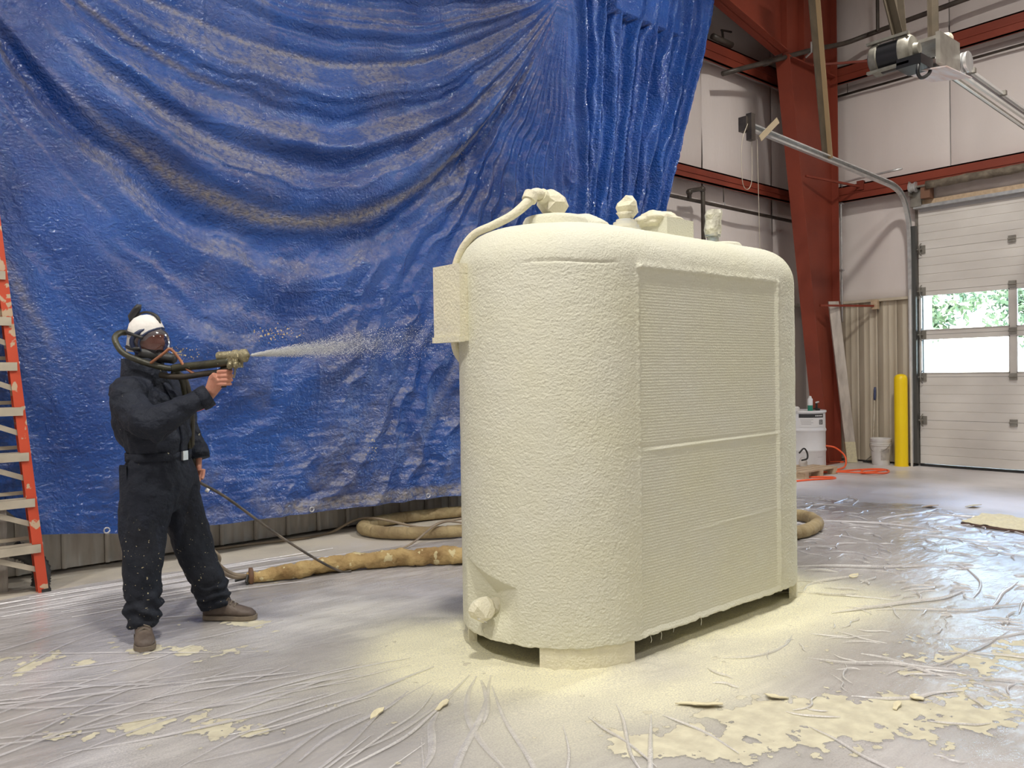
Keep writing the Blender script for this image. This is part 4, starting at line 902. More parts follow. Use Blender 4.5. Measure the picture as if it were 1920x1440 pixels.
# ================================================================== STEP LADDER
lad = thing('step_ladder', 'orange fiberglass step ladder with dusty aluminium steps at left edge', 'ladder', (.9, 6.42, 0))
def lx(z): return 1.20-.088*z
def ly(z): return 6.36+.03*z
for sgn in (1,):
    pass
for side in (0, 1):
    X0 = lambda z: lx(z) if side == 0 else .62-(lx(z)-1.2)*1-.06
    r_ = MB()
    z0, z1 = .0, 3.2
    # C-channel rail: face and two flanges
    for (dx, dy, wx, wy) in ((-.012, 0, .024, .085), (-.038, -.038, .05, .012), (-.038, .038, .05, .012)):
        if side: dx = -dx
        r_.hexa([(X0(z)+dx+a*wx/2, ly(z)+dy+b*wy/2, z) for z in (z0, z1) for a, b in ((-1, -1), (1, -1), (1, 1), (-1, 1))])
    r_.build('front_rail', M['ladder_red'], lad)
    f_ = MB().hexa([(X0(z)+(-.03 if side == 0 else .03)+a*.015, ly(z)+.085+.01*z*0+b*.012, z) for z in (.18, 3.2) for a, b in ((-1, -1), (1, -1), (1, 1), (-1, 1))])
    f_.build('rear_rail', mat('dark_orange_rail', (.42, .07, .03), .5, var=(6, (.30, .06, .03), 1)), lad)
    MB().box((X0(0)-.045, 6.31, 0), (X0(0)+.012, 6.41, .03)).build('rubber_foot', M['black'], lad)
for k, z in enumerate((.33, .645, .96, 1.27, 1.575, 1.88, 2.19)):
    a, b = .53+.088*z, lx(z)-.015; y = ly(z)
    MB().box((a, y-.055, z-.012), (b, y+.05, z+.012)).box((a, y-.06, z-.045), (b, y-.045, z+.012)).build('step', M['alu_dusty'], lad)
    MB().bar((b-.30, y-.03, z-.05), (b-.01, y-.02, z-.17), .006, .035, up=(0, 0, 1)).build('step_brace', M['alu_dusty'], lad)
    MB().box((a, y+.075, z+.03), (b-.02, y+.085, z+.055)).build('rear_bar', M['alu_dusty'], lad)
    for dz in (-.02, .01): MB().lathe((b+.013, y-.02, z+dz), [(.0, 0), (.012, 0), (.009, .006), (0, .008)], 8, (1, 0, 0)).build('rivet', M['buckle'], lad)
pst = thing('timber_post', 'grey timber post end standing at the left edge behind the ladder', 'post', (.86, 6.62, 0))
MB().box((.72, 6.55, 0), (.995, 6.64, .63)).bevel(.006).build('timber', M['grey_wood'], pst)
dct = tag(MB().tube([(1.02, 6.50, .30), (1.12, 6.50, .24), (1.18, 6.48, .15), (1.18, 6.46, .06), (1.17, 6.45, .02)], [.055+.008*(k % 2) for k in range(33)], 12, sub=8).build('flexible_duct', M['black'], None, True), 'black ribbed flexible hose end hanging at the foot of the ladder', 'hose')

# ================================================================== RIGHT CORNER: drum, pallet, cord, board, mop, bucket, bollard
DX, DYc = 11.02, 6.22
dr = thing('steel_drum', 'white steel drum with printed label beside the red column', 'drum', (DX, DYc, 0))
MB().lathe((DX, DYc, 0), [(.01, .012), (.27, .012), (.285, 0), (.29, .012), (.285, .03), (.285, .26), (.292, .275), (.297, .29), (.292, .305), (.285, .32), (.285, .55), (.292, .565), (.297, .58), (.292, .595), (.285, .61), (.285, .84)], 48).build('shell', M['drum_white'], dr, auto=50)
MB().lathe((DX, DYc, .835), [(.01, .0), (.275, .0), (.298, .0), (.30, .018), (.296, .03), (.28, .022), (.01, .02)], 48).build('lid_rim', M['drum_white'], dr, auto=50)
# curved label on the side that faces the camera
def lab(a0, a1, z0, z1, off, material, name='label'):
    A = np.linspace(R(a0), R(a1), 14); V = np.array([[(DX+(.287+off)*math.cos(a), DYc+(.287+off)*math.sin(a), z) for a in A] for z in (z0, z1)])
    return grid_mesh(name, V, material, dr)
a_c = 241
lb = lab(a_c-48, a_c+28, .63, .82, .001, M['label_white'])
lab(a_c-48, a_c+28, .765, .82, .002, M['label_black'], 'label_band')
for k in range(5):
    lab(a_c-2+k*5.2, a_c+1.8+k*5.2, .785, .80, .003, M['label_white'], 'label_print')
for k in range(4): lab(a_c-44+k, a_c-8-6*(k % 2), .735-.022*k, .742-.022*k, .002, M['label_grey'], 'label_print')
def flat_text(txt, size, loc, mx, material, parent, name='lettering'):
    cu = bpy.data.curves.new(name, 'FONT'); cu.body = txt; cu.size = size; cu.extrude = .0006; cu.align_x = 'CENTER'; cu.align_y = 'CENTER'
    o = bpy.data.objects.new(name, cu); COL.objects.link(o); dg = bpy.context.evaluated_depsgraph_get()
    me = bpy.data.meshes.new_from_object(o.evaluated_get(dg)); bpy.data.objects.remove(o); me.transform(Matrix.Translation(loc) @ mx)
    return link_mesh(name, me, material, parent)
aB = R(a_c+18); nB = Vector((math.cos(aB), math.sin(aB), 0)); tB = Vector((0, 0, 1)).cross(nB)
lab(a_c+11, a_c+25, .665, .735, .002, M['label_black'], 'label_square')
lab(a_c+13.5, a_c+22.5, .670, .730, .003, M['label_white'], 'label_square')
flat_text('B', .085, Vector((DX, DYc, .70))+nB*.2935, Matrix((tB, Vector((0, 0, 1)), nB)).transposed().to_4x4(), M['label_black'], dr)
lab(a_c+4, a_c+22, .195, .199, .002, M['label_grey'], 'label_print')
can = thing('spray_can', 'white and green spray can standing on the white drum', 'spray can', (DX-.13, DYc-.16, .857))
cx_, cy_ = DX-.13, DYc-.16
MB().lathe((cx_, cy_, .857), [(.01, 0), (.034, 0), (.036, .01), (.036, .085)], 20).build('lower_body', M['green'], can, auto=50)
MB().lathe((cx_, cy_, .942), [(.036, 0), (.036, .09), (.024, .105)], 20).build('upper_body', M['drum_white'], can, auto=50)
MB().lathe((cx_, cy_, 1.045), [(.022, 0), (.022, .02), (.012, .03), (.004, .032)], 16).build('cap', M['white_plastic'], can, auto=50)
bg_ = thing('drum_pump_fitting', 'small black pump fitting screwed into the drum lid, right of the spray can', 'fitting', (DX+.12, DYc-.12, .857))
MB().lathe((DX+.12, DYc-.12, .857), [(.01, 0), (.05, 0), (.05, .03), (.03, .035), (.016, .04), (.016, .11), (.01, .115)], 14).build('stem', M['black'], bg_, auto=40)
MB().tube([(DX+.09, DYc-.13, .975), (DX+.18, DYc-.12, .98)], .012, 8).build('handle', M['white_plastic'], bg_)
tag(MB().lathe((DX-.02, DYc-.15, .857), [(.0, 0), (.03, 0), (.03, .012), (.012, .022), (0, .023)], 12).build('bung_cap', M['steel_dull']), 'small grey bung cap on the drum lid between can and pump', 'cap')
tag(MB().lathe((DX-.27, DYc-.02, .857), [(.0, 0), (.05, 0), (.05, .05), (.03, .07), (0, .07)], 14).build('white_fitting', M['white_plastic']), 'white plastic fitting on drum lid, half hidden behind the tank', 'fitting')
pal = thing('wooden_pallet', 'light wooden pallet corner on floor in front of the white drum', 'pallet', (10.5, 5.95, 0))
for k in range(4): MB().box((9.9, 5.62+.13*k-.02, .085), (10.78 if k < 3 else 10.68, 5.62+.13*k+.085, .105)).build('deck_board', M['pale_wood'], pal)
for x in (9.92, 10.3, 10.68): MB().box((x, 5.6, .0), (x+.09, 6.00, .084)).bevel(.004).build('stringer', M['pale_wood'], pal)
hcl = thin([(10.35, 5.93, .30), (10.42, 5.9, .36), (10.47, 5.88, .30), (10.45, 5.87, .22), (10.36, 5.9, .2)], .012, 'rubber_lead', 'short dark cable loop at the tank edge above the pallet', M['black'])
jar = tag(MB().lathe((10.50, 5.96, .105), [(.0, 0), (.05, 0), (.06, .05), (.045, .1), (.02, .12), (0, .12)], 16).build('white_jug', M['white_plastic'], None, auto=50), 'small white jug sitting on the pallet at the tank edge', 'jug')
thin([(11.31, 6.06, .33), (11.38, 5.94, .30), (11.46, 5.84, .18), (11.40, 5.80, .05), (11.25, 5.80, .014), (11.05, 5.83, .012), (10.95, 5.86, .03), (11.0, 5.70, .012), (11.35, 5.55, .012), (11.58, 5.40, .012), (11.50, 5.22, .012), (11.2, 5.12, .012), (10.95, 5.18, .03), (10.98, 5.36, .012), (11.2, 5.42, .03), (11.4, 5.30, .03), (11.3, 5.18, .04), (10.9, 5.30, .03), (10.75, 5.60, .03), (10.55, 5.86, .013), (10.25, 5.86, .012), (10.1, 5.7, .012), (10.30, 5.45, .012), (10.2, 5.35, .012), (9.9, 5.5, .012), (9.5, 5.6, .012)], .0125, 'extension_cord', 'orange extension cord looped on the concrete by the drum', M['orange_cord'], 'cord')
thin([(11.7, 6.45, .02), (11.92, 6.33, .012), (12.05, 6.24, .012), (12.11, 6.19, .012)], .0125, 'extension_cord', 'straight piece of orange cord with dark plug behind the drum', M['orange_cord'], 'cord')
bw_ = Vector((.75, -.655, 0))*.078; bt_ = Vector((.655, .75, 0))*.02
b0_, b1_ = Vector((12.235, 6.12, .004)), Vector((11.79, 6.165, 2.49))
brd = MB().hexa([e+bw_*i+bt_*j for e in (b0_, b1_) for i, j in ((-1, -1), (1, -1), (1, 1), (-1, 1))])
b_ = thing('leaning_board', 'whitish spattered board leaning on the red column in front of the tan panels', 'board', (12.26, 6.13, 0))
brd.build('plank', M['board'], b_)
b2_ = b0_.lerp(b1_, .13)
MB().hexa([e+bw_*i*1.02+bt_*j*1.15 for e in (b0_, b2_) for i, j in ((-1, -1), (1, -1), (1, 1), (-1, 1))]).build('stained_foot', M['foam_chip'], b_)
mp_ = thing('floor_scraper', 'thin pole with a blue grip standing against the tan panels', 'pole', (12.40, 5.86, 0))
MB().tube([(12.38, 5.86, .04), (12.43, 5.845, .98)], .011, 8).build('pole', mat('worn_pole', (.45, .38, .28), .5, var=(12, (.7, .65, .55), 1)), mp_, smooth=True)
MB().tube([(12.43, 5.845, .97), (12.434, 5.843, 1.0), (12.438, 5.842, 1.12), (12.44, 5.841, 1.17)], [.014, .02, .02, .014], 10).build('grip', M['blue_grip'], mp_, smooth=True)
MB().bar((12.36, 5.72, .02), (12.36, 6.0, .02), .03, .03).bar((12.34, 5.75, .02), (12.38, 5.86, .12), .008, .008).bar((12.34, 5.97, .02), (12.38, 5.86, .12), .008, .008).build('head', M['black'], mp_)
BX, BY = 12.22, 5.66
bk = thing('plastic_bucket', 'white plastic bucket standing behind the yellow bollard', 'bucket', (BX, BY, 0))
MB().lathe((BX, BY, 0), [(.01, .008), (.118, 0), (.122, .01), (.142, .29), (.150, .295), (.150, .31), (.144, .315), (.150, .325), (.150, .34), (.145, .345), (.152, .355), (.152, .40), (.146, .405), (.140, .40), (.138, .33), (.118, .02), (.01, .018)], 36).build('shell', M['white_plastic'], bk, auto=50)
hp = [(BX+.155*math.cos(a)*.0+(-.152)*math.sin(a)*.72-.02, BY+.152*math.cos(a), .33-.13*math.sin(a)) for a in np.linspace(.0, PI, 16)]
MB().tube(hp, .004, 6).build('handle', M['steel_dull'], bk)
A_ = np.linspace(R(205), R(262), 10); Vl = np.array([[(BX+(.1235+.020*z/.3+.001)*math.cos(a), BY+(.1235+.020*z/.3+.001)*math.sin(a), z) for a in A_] for z in (.08, .25)])
grid_mesh('label', Vl, mat('faded_label', (.50, .46, .42), .6, var=(9, (.30, .28, .27), 1)), bk)
bo = thing('yellow_bollard', 'round-topped yellow safety bollard beside the overhead door', 'bollard', (12.26, 5.37, 0))
MB().lathe((12.25, 5.365, 0), [(.005, .0), (.093, .0), (.093, 1.29), (.088, 1.325), (.07, 1.352), (.04, 1.367), (.004, 1.372)], 40).build('sleeve', M['yellow'], bo, auto=60)
MB().lathe((12.25, 5.365, -.001), [(.1, .0), (.1, .012), (.09, .014)], 32).build('base_ring', M['yellow'], bo)

# ================================================================== PERSON
PO = Vector((1.6, 4.8, 0)); PA = math.atan2(-.316, .949)
per = thing('person', 'person in navy coveralls, white cap and full face respirator aiming a spray gun', 'person', PO, PA)
PM = Matrix.Translation(PO) @ Matrix.Rotation(PA, 4, 'Z')
def Wp(x, y, z): return PM @ Vector((x, y, z))
def Wd(x, y, z): return PM.to_3x3() @ Vector((x, y, z))
FR = Vector((.80, -.60, 0)); LA = Vector((.60, .80, 0))       # facing, and the person's left
def limb(mb, secs, n=18):
    """secs: (x, y, z, radius) in the person's frame; circular sections along the path"""
    P = [Vector(s_[:3]) for s_ in secs]; out = []; prev = None
    for i, s_ in enumerate(secs):
        t = (P[min(i+1, len(P)-1)]-P[max(i-1, 0)]).normalized()
        a = (Vector((0, 1, 0)) if prev is None else prev); a = (a-t*a.dot(t))
        if a.length < .1: a = Vector((1, 0, 0))-t*t.x
        a.normalize(); prev = a; b = t.cross(a); ra = s_[3]; rb = s_[4] if len(s_) > 4 else ra
        out.append((Wp(*P[i]), Wd(*(a*ra)), Wd(*(b*rb))))
    mb.loft(out, n)
def torso(mb, rows, n=28):
    secs = []
    for (x, y, z, a, b, *k) in rows:
        secs.append((Wp(x, y, z), Wd(*(LA*a)), Wd(*(FR*b))))
    mb.loft(secs, n)
bd = MB()
torso(bd, [(-.115, 0, .70, .14, .11), (-.12, .01, .78, .20, .165), (-.12, .01, .88, .215, .185), (-.118, 0, .96, .20, .17), (-.118, 0, 1.02, .178, .145), (-.12, 0, 1.06, .182, .155), (-.135, 0, 1.12, .20, .178), (-.155, 0, 1.22, .212, .188), (-.165, 0, 1.31, .215, .175), (-.172, 0, 1.385, .205, .145), (-.178, 0, 1.44, .155, .115), (-.182, 0, 1.48, .10, .09), (-.182, -.005, 1.53, .068, .07)])
# neck and head are part of the same body
limb(bd, [(-.182, 0, 1.44, .065), (-.178, -.01, 1.55, .06), (-.165, -.02, 1.62, .058)])
HC = Vector((-.165, -.02, 1.690)); HF = Vector((.84, -.53, -.12)).normalized(); HL = Vector((.53, .84, 0)).normalized(); HU = HF.cross(HL); HU = -HU if HU.z < 0 else HU
def hp_(f, l, u): return HC+HF*f+HL*l+HU*u
hs = []
for u, a, b, f in ((-.118, .030, .03, .045), (-.10, .050, .065, .025), (-.06, .066, .088, .006), (-.02, .072, .096, 0), (.03, .076, .099, -.004), (.07, .070, .090, -.008), (.10, .052, .066, -.008), (.122, .022, .028, -.006)):
    hs.append((Wp(*hp_(f, 0, u)), Wd(*(HL*a)), Wd(*(HF*b))))
bd.loft(hs, 24)
bd.blob(Wp(*hp_(.105, 0, -.02)), (.014, .014, .024), 0, 0, 2)            # nose
for s_ in (-1, 1): bd.blob(Wp(*hp_(-.005, .078*s_, -.01)), (.014, .014, .03), 0, 0, 2)   # ears
bd.blob(Wp(*hp_(.09, 0, -.068)), (.022, .022, .010), 0, 0, 2)           # mouth
# near (right) arm raised, far (left) arm hanging
limb(bd, [(-.19, -.06, 1.37, .095), (-.262, -.15, 1.375, .098), (-.262, -.215, 1.33, .092), (-.225, -.275, 1.275, .088), (-.175, -.33, 1.235, .087), (-.13, -.355, 1.222, .086), (-.07, -.365, 1.245, .080), (.0, -.36, 1.288, .070), (.07, -.355, 1.325, .062), (.125, -.352, 1.352, .056)])
limb(bd, [(-.12, .06, 1.38, .095), (-.045, .165, 1.385, .092), (-.01, .215, 1.31, .082), (.02, .235, 1.22, .074), (.042, .235, 1.15, .069), (.062, .21, 1.09, .066), (.085, .18, 1.03, .064), (.092, .168, 1.005, .060)])
# legs: near leg straight, far leg stepping to the right
limb(bd, [(-.165, -.05, .86, .155), (-.185, -.08, .76, .142), (-.20, -.10, .65, .125), (-.207, -.11, .52, .103), (-.212, -.12, .40, .096), (-.214, -.125, .28, .092), (-.213, -.13, .20, .088), (-.210, -.13, .14, .082), (-.208, -.13, .10, .078)])
limb(bd, [(-.055, .07, .86, .15), (-.03, .09, .76, .14), (.0, .10, .66, .128), (.035, .10, .55, .116), (.065, .095, .44, .112), (.10, .10, .33, .108), (.14, .11, .22, .096), (.168, .115, .14, .090), (.18, .115, .085, .086)])
bo_ = bd.build('body', M['coverall'], per, True)
def cloth_folds(P):
    z = P[:, 2]; zz = z
    f = .010*fbm(P*np.array([7, 7, 5]), 3)
    f += .011*np.abs(fbm(P*np.array([9, 9, 13])+5, 2))*sstep(.42, .15, z)       # bunching at the hems
    f += .007*np.sin(z*85+4*fbm(P*6, 2))*sstep(.30, .20, z)*sstep(.08, .14, z)
    f += .009*fbm(P*np.array([14, 14, 4])+9, 2)*sstep(1.25, 1.1, z)*sstep(.7, .8, z)   # pleats at the waist
    f += .008*np.abs(fbm(np.stack([P[:, 0]*8+P[:, 2]*9, P[:, 1]*8, P[:, 2]*6], -1), 2))*sstep(1.05, 1.15, z)
    return 1.75*f*sstep(1.58, 1.46, z)
remesh(bo_, .0125, 5, cloth_folds)
me = bo_.data; me.materials.clear()
for k in ('coverall', 'coverall_leg', 'skin'): me.materials.append(M[k])
for p_ in me.polygons:
    c_ = p_.center
    p_.material_index = 2 if c_.z > 1.55 else (1 if c_.z < .60+.10*math.sin(c_.x*23)+.06*math.sin(c_.x*61+c_.y*40) else 0)
# collar, belt, buckle, zip placket, pockets, cuffs
MB().loft([(Wp(-.182, 0, 1.415), Wd(*(LA*.165)), Wd(*(FR*.135))), (Wp(-.182, 0, 1.47), Wd(*(LA*.13)), Wd(*(FR*.125))), (Wp(-.190, 0, 1.535), Wd(*(LA*.112)), Wd(*(FR*.115))), (Wp(-.195, 0, 1.575), Wd(*(LA*.105)), Wd(*(FR*.112))), (Wp(-.19, 0, 1.565), Wd(*(LA*.085)), Wd(*(FR*.09)))], 30).build('collar', M['coverall'], per, True)
bl = MB(); rings = []
for z, o_ in ((1.0, 0), (1.0, .012), (1.045, .012), (1.045, 0)):
    rings.append([bl.bm.verts.new(Wp(*(Vector((-.118, 0, z))+LA*(.183+o_)*math.cos(t)+FR*(.152+o_)*math.sin(t)))) for t in np.linspace(0, 2*PI, 36, endpoint=False)])
bl._skin(rings, False); belt = bl.build('belt', M['coverall'], per, True)
c_ = Vector((-.118, 0, 1.022))+FR*.166+LA*(-.0); c2 = c_
MB().hexa([Wp(*(c2+LA*a*.022+FR*d+Vector((0, 0, b*.026)))) for d in (0, .012) for a, b in ((-1, -1), (1, -1), (1, 1), (-1, 1))]).bevel(.004).build('buckle', M['buckle'], belt)
pl = MB(); rr2 = []
for z, a in ((1.05, .164), (1.12, .188), (1.22, .198), (1.31, .186), (1.385, .155), (1.43, .128)):
    cc = Vector((-.12-(.06*(z-1.05)/.38), 0, z))+FR*a
    rr2.append([Wp(*(cc+LA*o_*.025+FR*d)) for o_, d in ((-1, 0), (-.9, .008), (.9, .008), (1, 0))])
for A1, B1 in zip(rr2, rr2[1:]):
    va = [pl.bm.verts.new(p_) for p_ in A1]; vb = [pl.bm.verts.new(p_) for p_ in B1]
    for j in range(3): pl.bm.faces.new((va[j], va[j+1], vb[j+1], vb[j]))
pl.build('zip_placket', M['coverall'], per)
def ringband(secs, name, material):
    mb = MB(); limb(mb, secs, 20); return mb.build(name, material, per, True)
ringband([(.098, -.353, 1.337, .063), (.125, -.352, 1.352, .066), (.150, -.351, 1.367, .062), (.152, -.351, 1.368, .045)], 'cuff', M['coverall'])
ringband([(.083, .182, 1.035, .066), (.092, .168, 1.005, .069), (.097, .160, .975, .066), (.097, .160, .975, .05)], 'cuff', M['coverall'])
pk = MB().hexa([Wp(*(Vector((-.298+.02*s_, -.09+.02*t_, z)))) for z in (.80, .98) for s_, t_ in ((-1, -1), (1, -3), (1, 1), (-1, 3))]).bevel(.012); pk.build('hip_pocket', M['coverall'], per, auto=40)
# boots
def boot(heel, toe, zt, lab=None):
    h, t = Vector(heel), Vector(toe); d = (t-h); L_ = d.length; d.normalize(); s_ = Vector((-d.y, d.x, 0)); mb = MB(); sec = []
    for f, w, ht in ((0, .030, .07), (.08, .040, .10), (.25, .043, .125), (.42, .043, .12), (.58, .047, .085), (.75, .052, .068), (.90, .045, .055), (.98, .028, .038), (1.0, .01, .02)):
        c_ = h+d*L_*f; sec.append((Wp(c_.x, c_.y, .018+ht/2), Wd(*(s_*w)), Wd(0, 0, ht/2)))
    mb.loft(sec, 18); up = mb.build('boot', M['boot'], per, True)
    so = MB(); pts = [(f, w) for f, w in ((-.02, .02), (0, .034), (.1, .044), (.3, .045), (.5, .047), (.75, .056), (.92, .050), (1.0, .03), (1.03, .01))]
    poly = [h+d*L_*f+s_*w for f, w in pts]+[h+d*L_*f-s_*w for f, w in pts[::-1]]
    so.prism([Wp(p_.x, p_.y, .012) for p_ in poly], (0, 0, .024)); so.build('sole', M['sole'], up)
    lc = MB()
    for f in (.46, .54, .62):
        c_ = h+d*L_*f; z_ = .018+np.interp(f, [.42, .58, .75], [.12, .085, .068])+.002
        lc.tube([Wp(*(c_-s_*.03+Vector((0, 0, z_-.012)))), Wp(*(c_+Vector((0, 0, z_+.004)))), Wp(*(c_+s_*.03+Vector((0, 0, z_-.012))))], .005, 6)
    lc.build('laces', M['sole'], up); return up
boot((-.222, -.055, 0), (-.192, -.345, 0), .1); boot((.115, .155, 0), (.395, .02, 0), .1)
# hands
def hand(mb, secs): limb(mb, secs, 12)
# right hand gripping the gun handle
G = Vector((.80, -.60, .02)).normalized(); SD = Vector((-.60, -.80, 0)); UPZ = Vector((0, 0, 1))
GH = Vector((.222, -.405, 1.455))                  # handle centre
rh = MB()
wr_ = Vector((.140, -.352, 1.362))
limb(rh, [(*wr_, .030, .034), (*(wr_+(GH-wr_)*.35+SD*.012), .028, .037), (*(GH-G*.030+SD*.022-UPZ*.012), .024, .046), (*(GH-G*.006+SD*.030-UPZ*.0), .020, .047)], 16)
for k, (dz, ln, r_) in enumerate(((.036, 1.0, .0105), (.013, 1.06, .0108), (-.010, 1.0, .0103), (-.032, .86, .0092))):
    o_ = GH+UPZ*dz-G*.004
    hand(rh, [(*(o_+SD*.030-G*.012), r_), (*(o_+SD*.037+G*.014), r_*1.08), (*(o_+SD*.027+G*.040*ln), r_), (*(o_+SD*.004+G*.048*ln), r_*.95), (*(o_-SD*.018+G*.040*ln), r_*.85), (*(o_-SD*.026+G*.026*ln), r_*.7)])
hand(rh, [(*(GH-G*.035+SD*.008+UPZ*.012), .015), (*(GH-G*.020-SD*.022+UPZ*.030), .0125), (*(GH+G*.008-SD*.032+UPZ*.045), .011), (*(GH+G*.030-SD*.030+UPZ*.050), .009)])
rh = rh.build('right_hand', M['skin'], per, True); remesh(rh, .0034, 2)
# left hand hanging relaxed
lh = MB(); lw = Vector((.094, .165, .995)); dn = Vector((.03, -.10, -1)).normalized(); ac = Vector((.92, -.35, .05)).normalized(); nm = dn.cross(ac)
limb(lh, [(*(lw), .028, .024), (*(lw+dn*.03), .031, .022), (*(lw+dn*.065), .040, .019), (*(lw+dn*.092), .040, .016)], 14)
for k, (o_, ln) in enumerate(((-.030, .070), (-.010, .080), (.011, .075), (.030, .060))):
    b_ = lw+dn*.085+ac*o_
    hand(lh, [(*(b_), .0105), (*(b_+dn*ln*.45+nm*.008), .0098), (*(b_+dn*ln*.8+nm*.022), .009), (*(b_+dn*ln*.95+nm*.038), .0075)])
hand(lh, [(*(lw+dn*.025-ac*.028), .014), (*(lw+dn*.055-ac*.046+nm*.012), .0125), (*(lw+dn*.085-ac*.044+nm*.026), .0105), (*(lw+dn*.105-ac*.038+nm*.034), .0085)])
lh = lh.build('left_hand', M['skin'], per, True); remesh(lh, .0036, 2)
# cap
cp = []
for u, a, b, f in ((-.085, .066, .060, -.050), (-.05, .076, .078, -.034), (-.01, .083, .092, -.018), (.03, .086, .103, -.010), (.07, .079, .098, -.010), (.103, .060, .076, -.010), (.124, .035, .045, -.008), (.133, .008, .010, -.006)):
    cp.append((Wp(*hp_(f, 0, u)), Wd(*(HL*a)), Wd(*(HF*b))))
mb = MB(); mb.loft(cp, 30); mb.build('cap', M['cap'], per, True)
# respirator: frame, lens, snout, straps, breathing hose
rs = MB(); ring = []
def lens_pt(t, k):
    """t angle round the rim, k 0 at rim .. 1 at centre"""
    l = .092*math.sin(t); u = -.018+.090*math.cos(t)*(1.0 if math.cos(t) > 0 else 1.05)
    f0 = .050-.95*l*l/.1+.018*math.cos(t)
    f1 = .142
    kk = math.sin(k*PI/2)
    return hp_(f0+(f1-f0)*kk, l*math.cos(k*PI/2), -.018*kk+u*math.cos(k*PI/2)+.0*kk)
rim = [Wp(*lens_pt(t, 0)) for t in np.linspace(0, 2*PI, 33)]
rs.tube(rim, .014, 10); rs.tube([Wp(*lens_pt(t, .16)) for t in np.linspace(0, 2*PI, 33)], .007, 8)
resp = rs.build('respirator', M['navy_rubber'], per, True)
V = np.array([[Wp(*lens_pt(t, k))[:] for t in np.linspace(0, 2*PI, 33)] for k in np.linspace(.05, .985, 12)])
grid_mesh('lens', V, M['visor'], resp)
sn = MB(); c_ = hp_(.10, 0, -.098)
sn.loft([(Wp(*hp_(.075, 0, -.085)), Wd(*(HL*.045)), Wd(*(HU*.038))), (Wp(*hp_(.115, 0, -.095)), Wd(*(HL*.042)), Wd(*(HU*.034))), (Wp(*hp_(.14, 0, -.098)), Wd(*(HL*.035)), Wd(*(HU*.030))), (Wp(*hp_(.175, 0, -.100)), Wd(*(HL*.033)), Wd(*(HU*.028))), (Wp(*hp_(.185, 0, -.101)), Wd(*(HL*.022)), Wd(*(HU*.02)))], 20)
sn.build('snout', M['black'], resp, True)
MB().loft([(Wp(*hp_(.02, 0, -.125)), Wd(*(HL*.07)), Wd(*(HF*.075))), (Wp(*hp_(.03, 0, -.095)), Wd(*(HL*.080)), Wd(*(HF*.083))), (Wp(*hp_(.02, 0, -.06)), Wd(*(HL*.081)), Wd(*(HF*.07)))], 24).build('chin_skirt', M['black'], resp, True)
st = MB()
for s_ in (-1, 1):
    st.tube([Wp(*hp_(.03, .088*s_, .0)), Wp(*hp_(-.02, .095*s_, .012)), Wp(*hp_(-.08, .070*s_, .020)), Wp(*hp_(-.118, .02*s_, .024))], .010, 8, sub=5)
    st.tube([Wp(*hp_(.02, .085*s_, -.06)), Wp(*hp_(-.03, .086*s_, -.065)), Wp(*hp_(-.08, .06*s_, -.06)), Wp(*hp_(-.10, .01*s_, -.055))], .010, 8, sub=5)
st.tube([Wp(*hp_(.065, 0, .088)), Wp(*hp_(.05, 0, .125)), Wp(*hp_(.0, 0, .145)), Wp(*hp_(-.05, 0, .138)), Wp(*hp_(-.09, 0, .10)), Wp(*hp_(-.12, 0, .03))], [.012, .011, .007, .007, .010, .012], 8, sub=5)
st.build('strap', M['black'], resp, True)
MB().loft([(Wp(*hp_(-.095, -.01, .075)), Wd(*(HL*.016)), Wd(*(HF*.012))), (Wp(*hp_(-.098, -.01, .115)), Wd(*(HL*.026)), Wd(*(HF*.022))), (Wp(*hp_(-.075, -.01, .155)), Wd(*(HL*.026)), Wd(*(HF*.022))), (Wp(*hp_(-.062, -.01, .185)), Wd(*(HL*.014)), Wd(*(HF*.012)))], 14).build('strap_buckle', M['black'], resp, True)
pth = [hp_(-.10, -.04, .02), (-.305, -.06, 1.715), (-.325, -.10, 1.68), (-.29, -.135, 1.61), (-.215, -.16, 1.565), (-.135, -.165, 1.535), (-.05, -.17, 1.515), (.0, -.19, 1.52)]
MB().tube([Wp(*p_) for p_ in pth], .0165, 12, sub=7).build('breathing_hose', M['olive'], resp, True)
MB().tube([Wp(-.145, -.175, 1.545), Wp(-.12, -.19, 1.565), Wp(-.075, -.20, 1.60), Wp(-.05, -.205, 1.622), Wp(-.03, -.21, 1.61), Wp(.0, -.22, 1.57), (Wp(.03, -.24, 1.52)), Wp(.075, -.27, 1.485), Wp(.13, -.31, 1.475), Wp(.18, -.36, 1.49)], .0078, 10, sub=6).build('air_tube', M['copper_tube'], resp, True)

# ------------------------------------------------------------------ spray gun and its hoses
gun = thing('spray_gun', 'foam-spattered spray gun with olive hoses held by the masked person', 'spray gun', Wp(*GH), 0)
GA = Vector((.262, -.44, 1.566))          # on the gun axis above the hand
def gp(f, s_=0, u=0): return Wp(*(GA+G*f+SD*s_+UPZ*u))
gd = Wd(*G)
MB().lathe(gp(-.085, 0, .012), [(.002, 0), (.021, 0), (.024, .008), (.024, .085), (.02, .09), (.02, .10)], 18, gd).build('air_cylinder', M['olive_metal'], gun, auto=40)
MB().lathe(gp(.015, 0, .008), [(.02, 0), (.034, 0), (.034, .02), (.03, .024), (.03, .046), (.036, .05), (.036, .07), (.026, .078), (.012, .09), (.006, .094)], 22, gd).build('nozzle_head', M['olive_metal'], gun, auto=40)
bb = MB().hexa([gp(f, s_, u) for u in (-.055, .0) for f, s_ in ((-.012, -.024), (.055, -.024), (.055, .028), (-.012, .028))]).bevel(.008)
bb.blob(gp(.01, .03, -.04), (.018, .018, .022), .2, 1, 2); bb.blob(gp(.04, .028, -.045), (.016, .016, .02), .2, 2, 2); bb.build('side_block', M['olive_metal'], gun, auto=40)
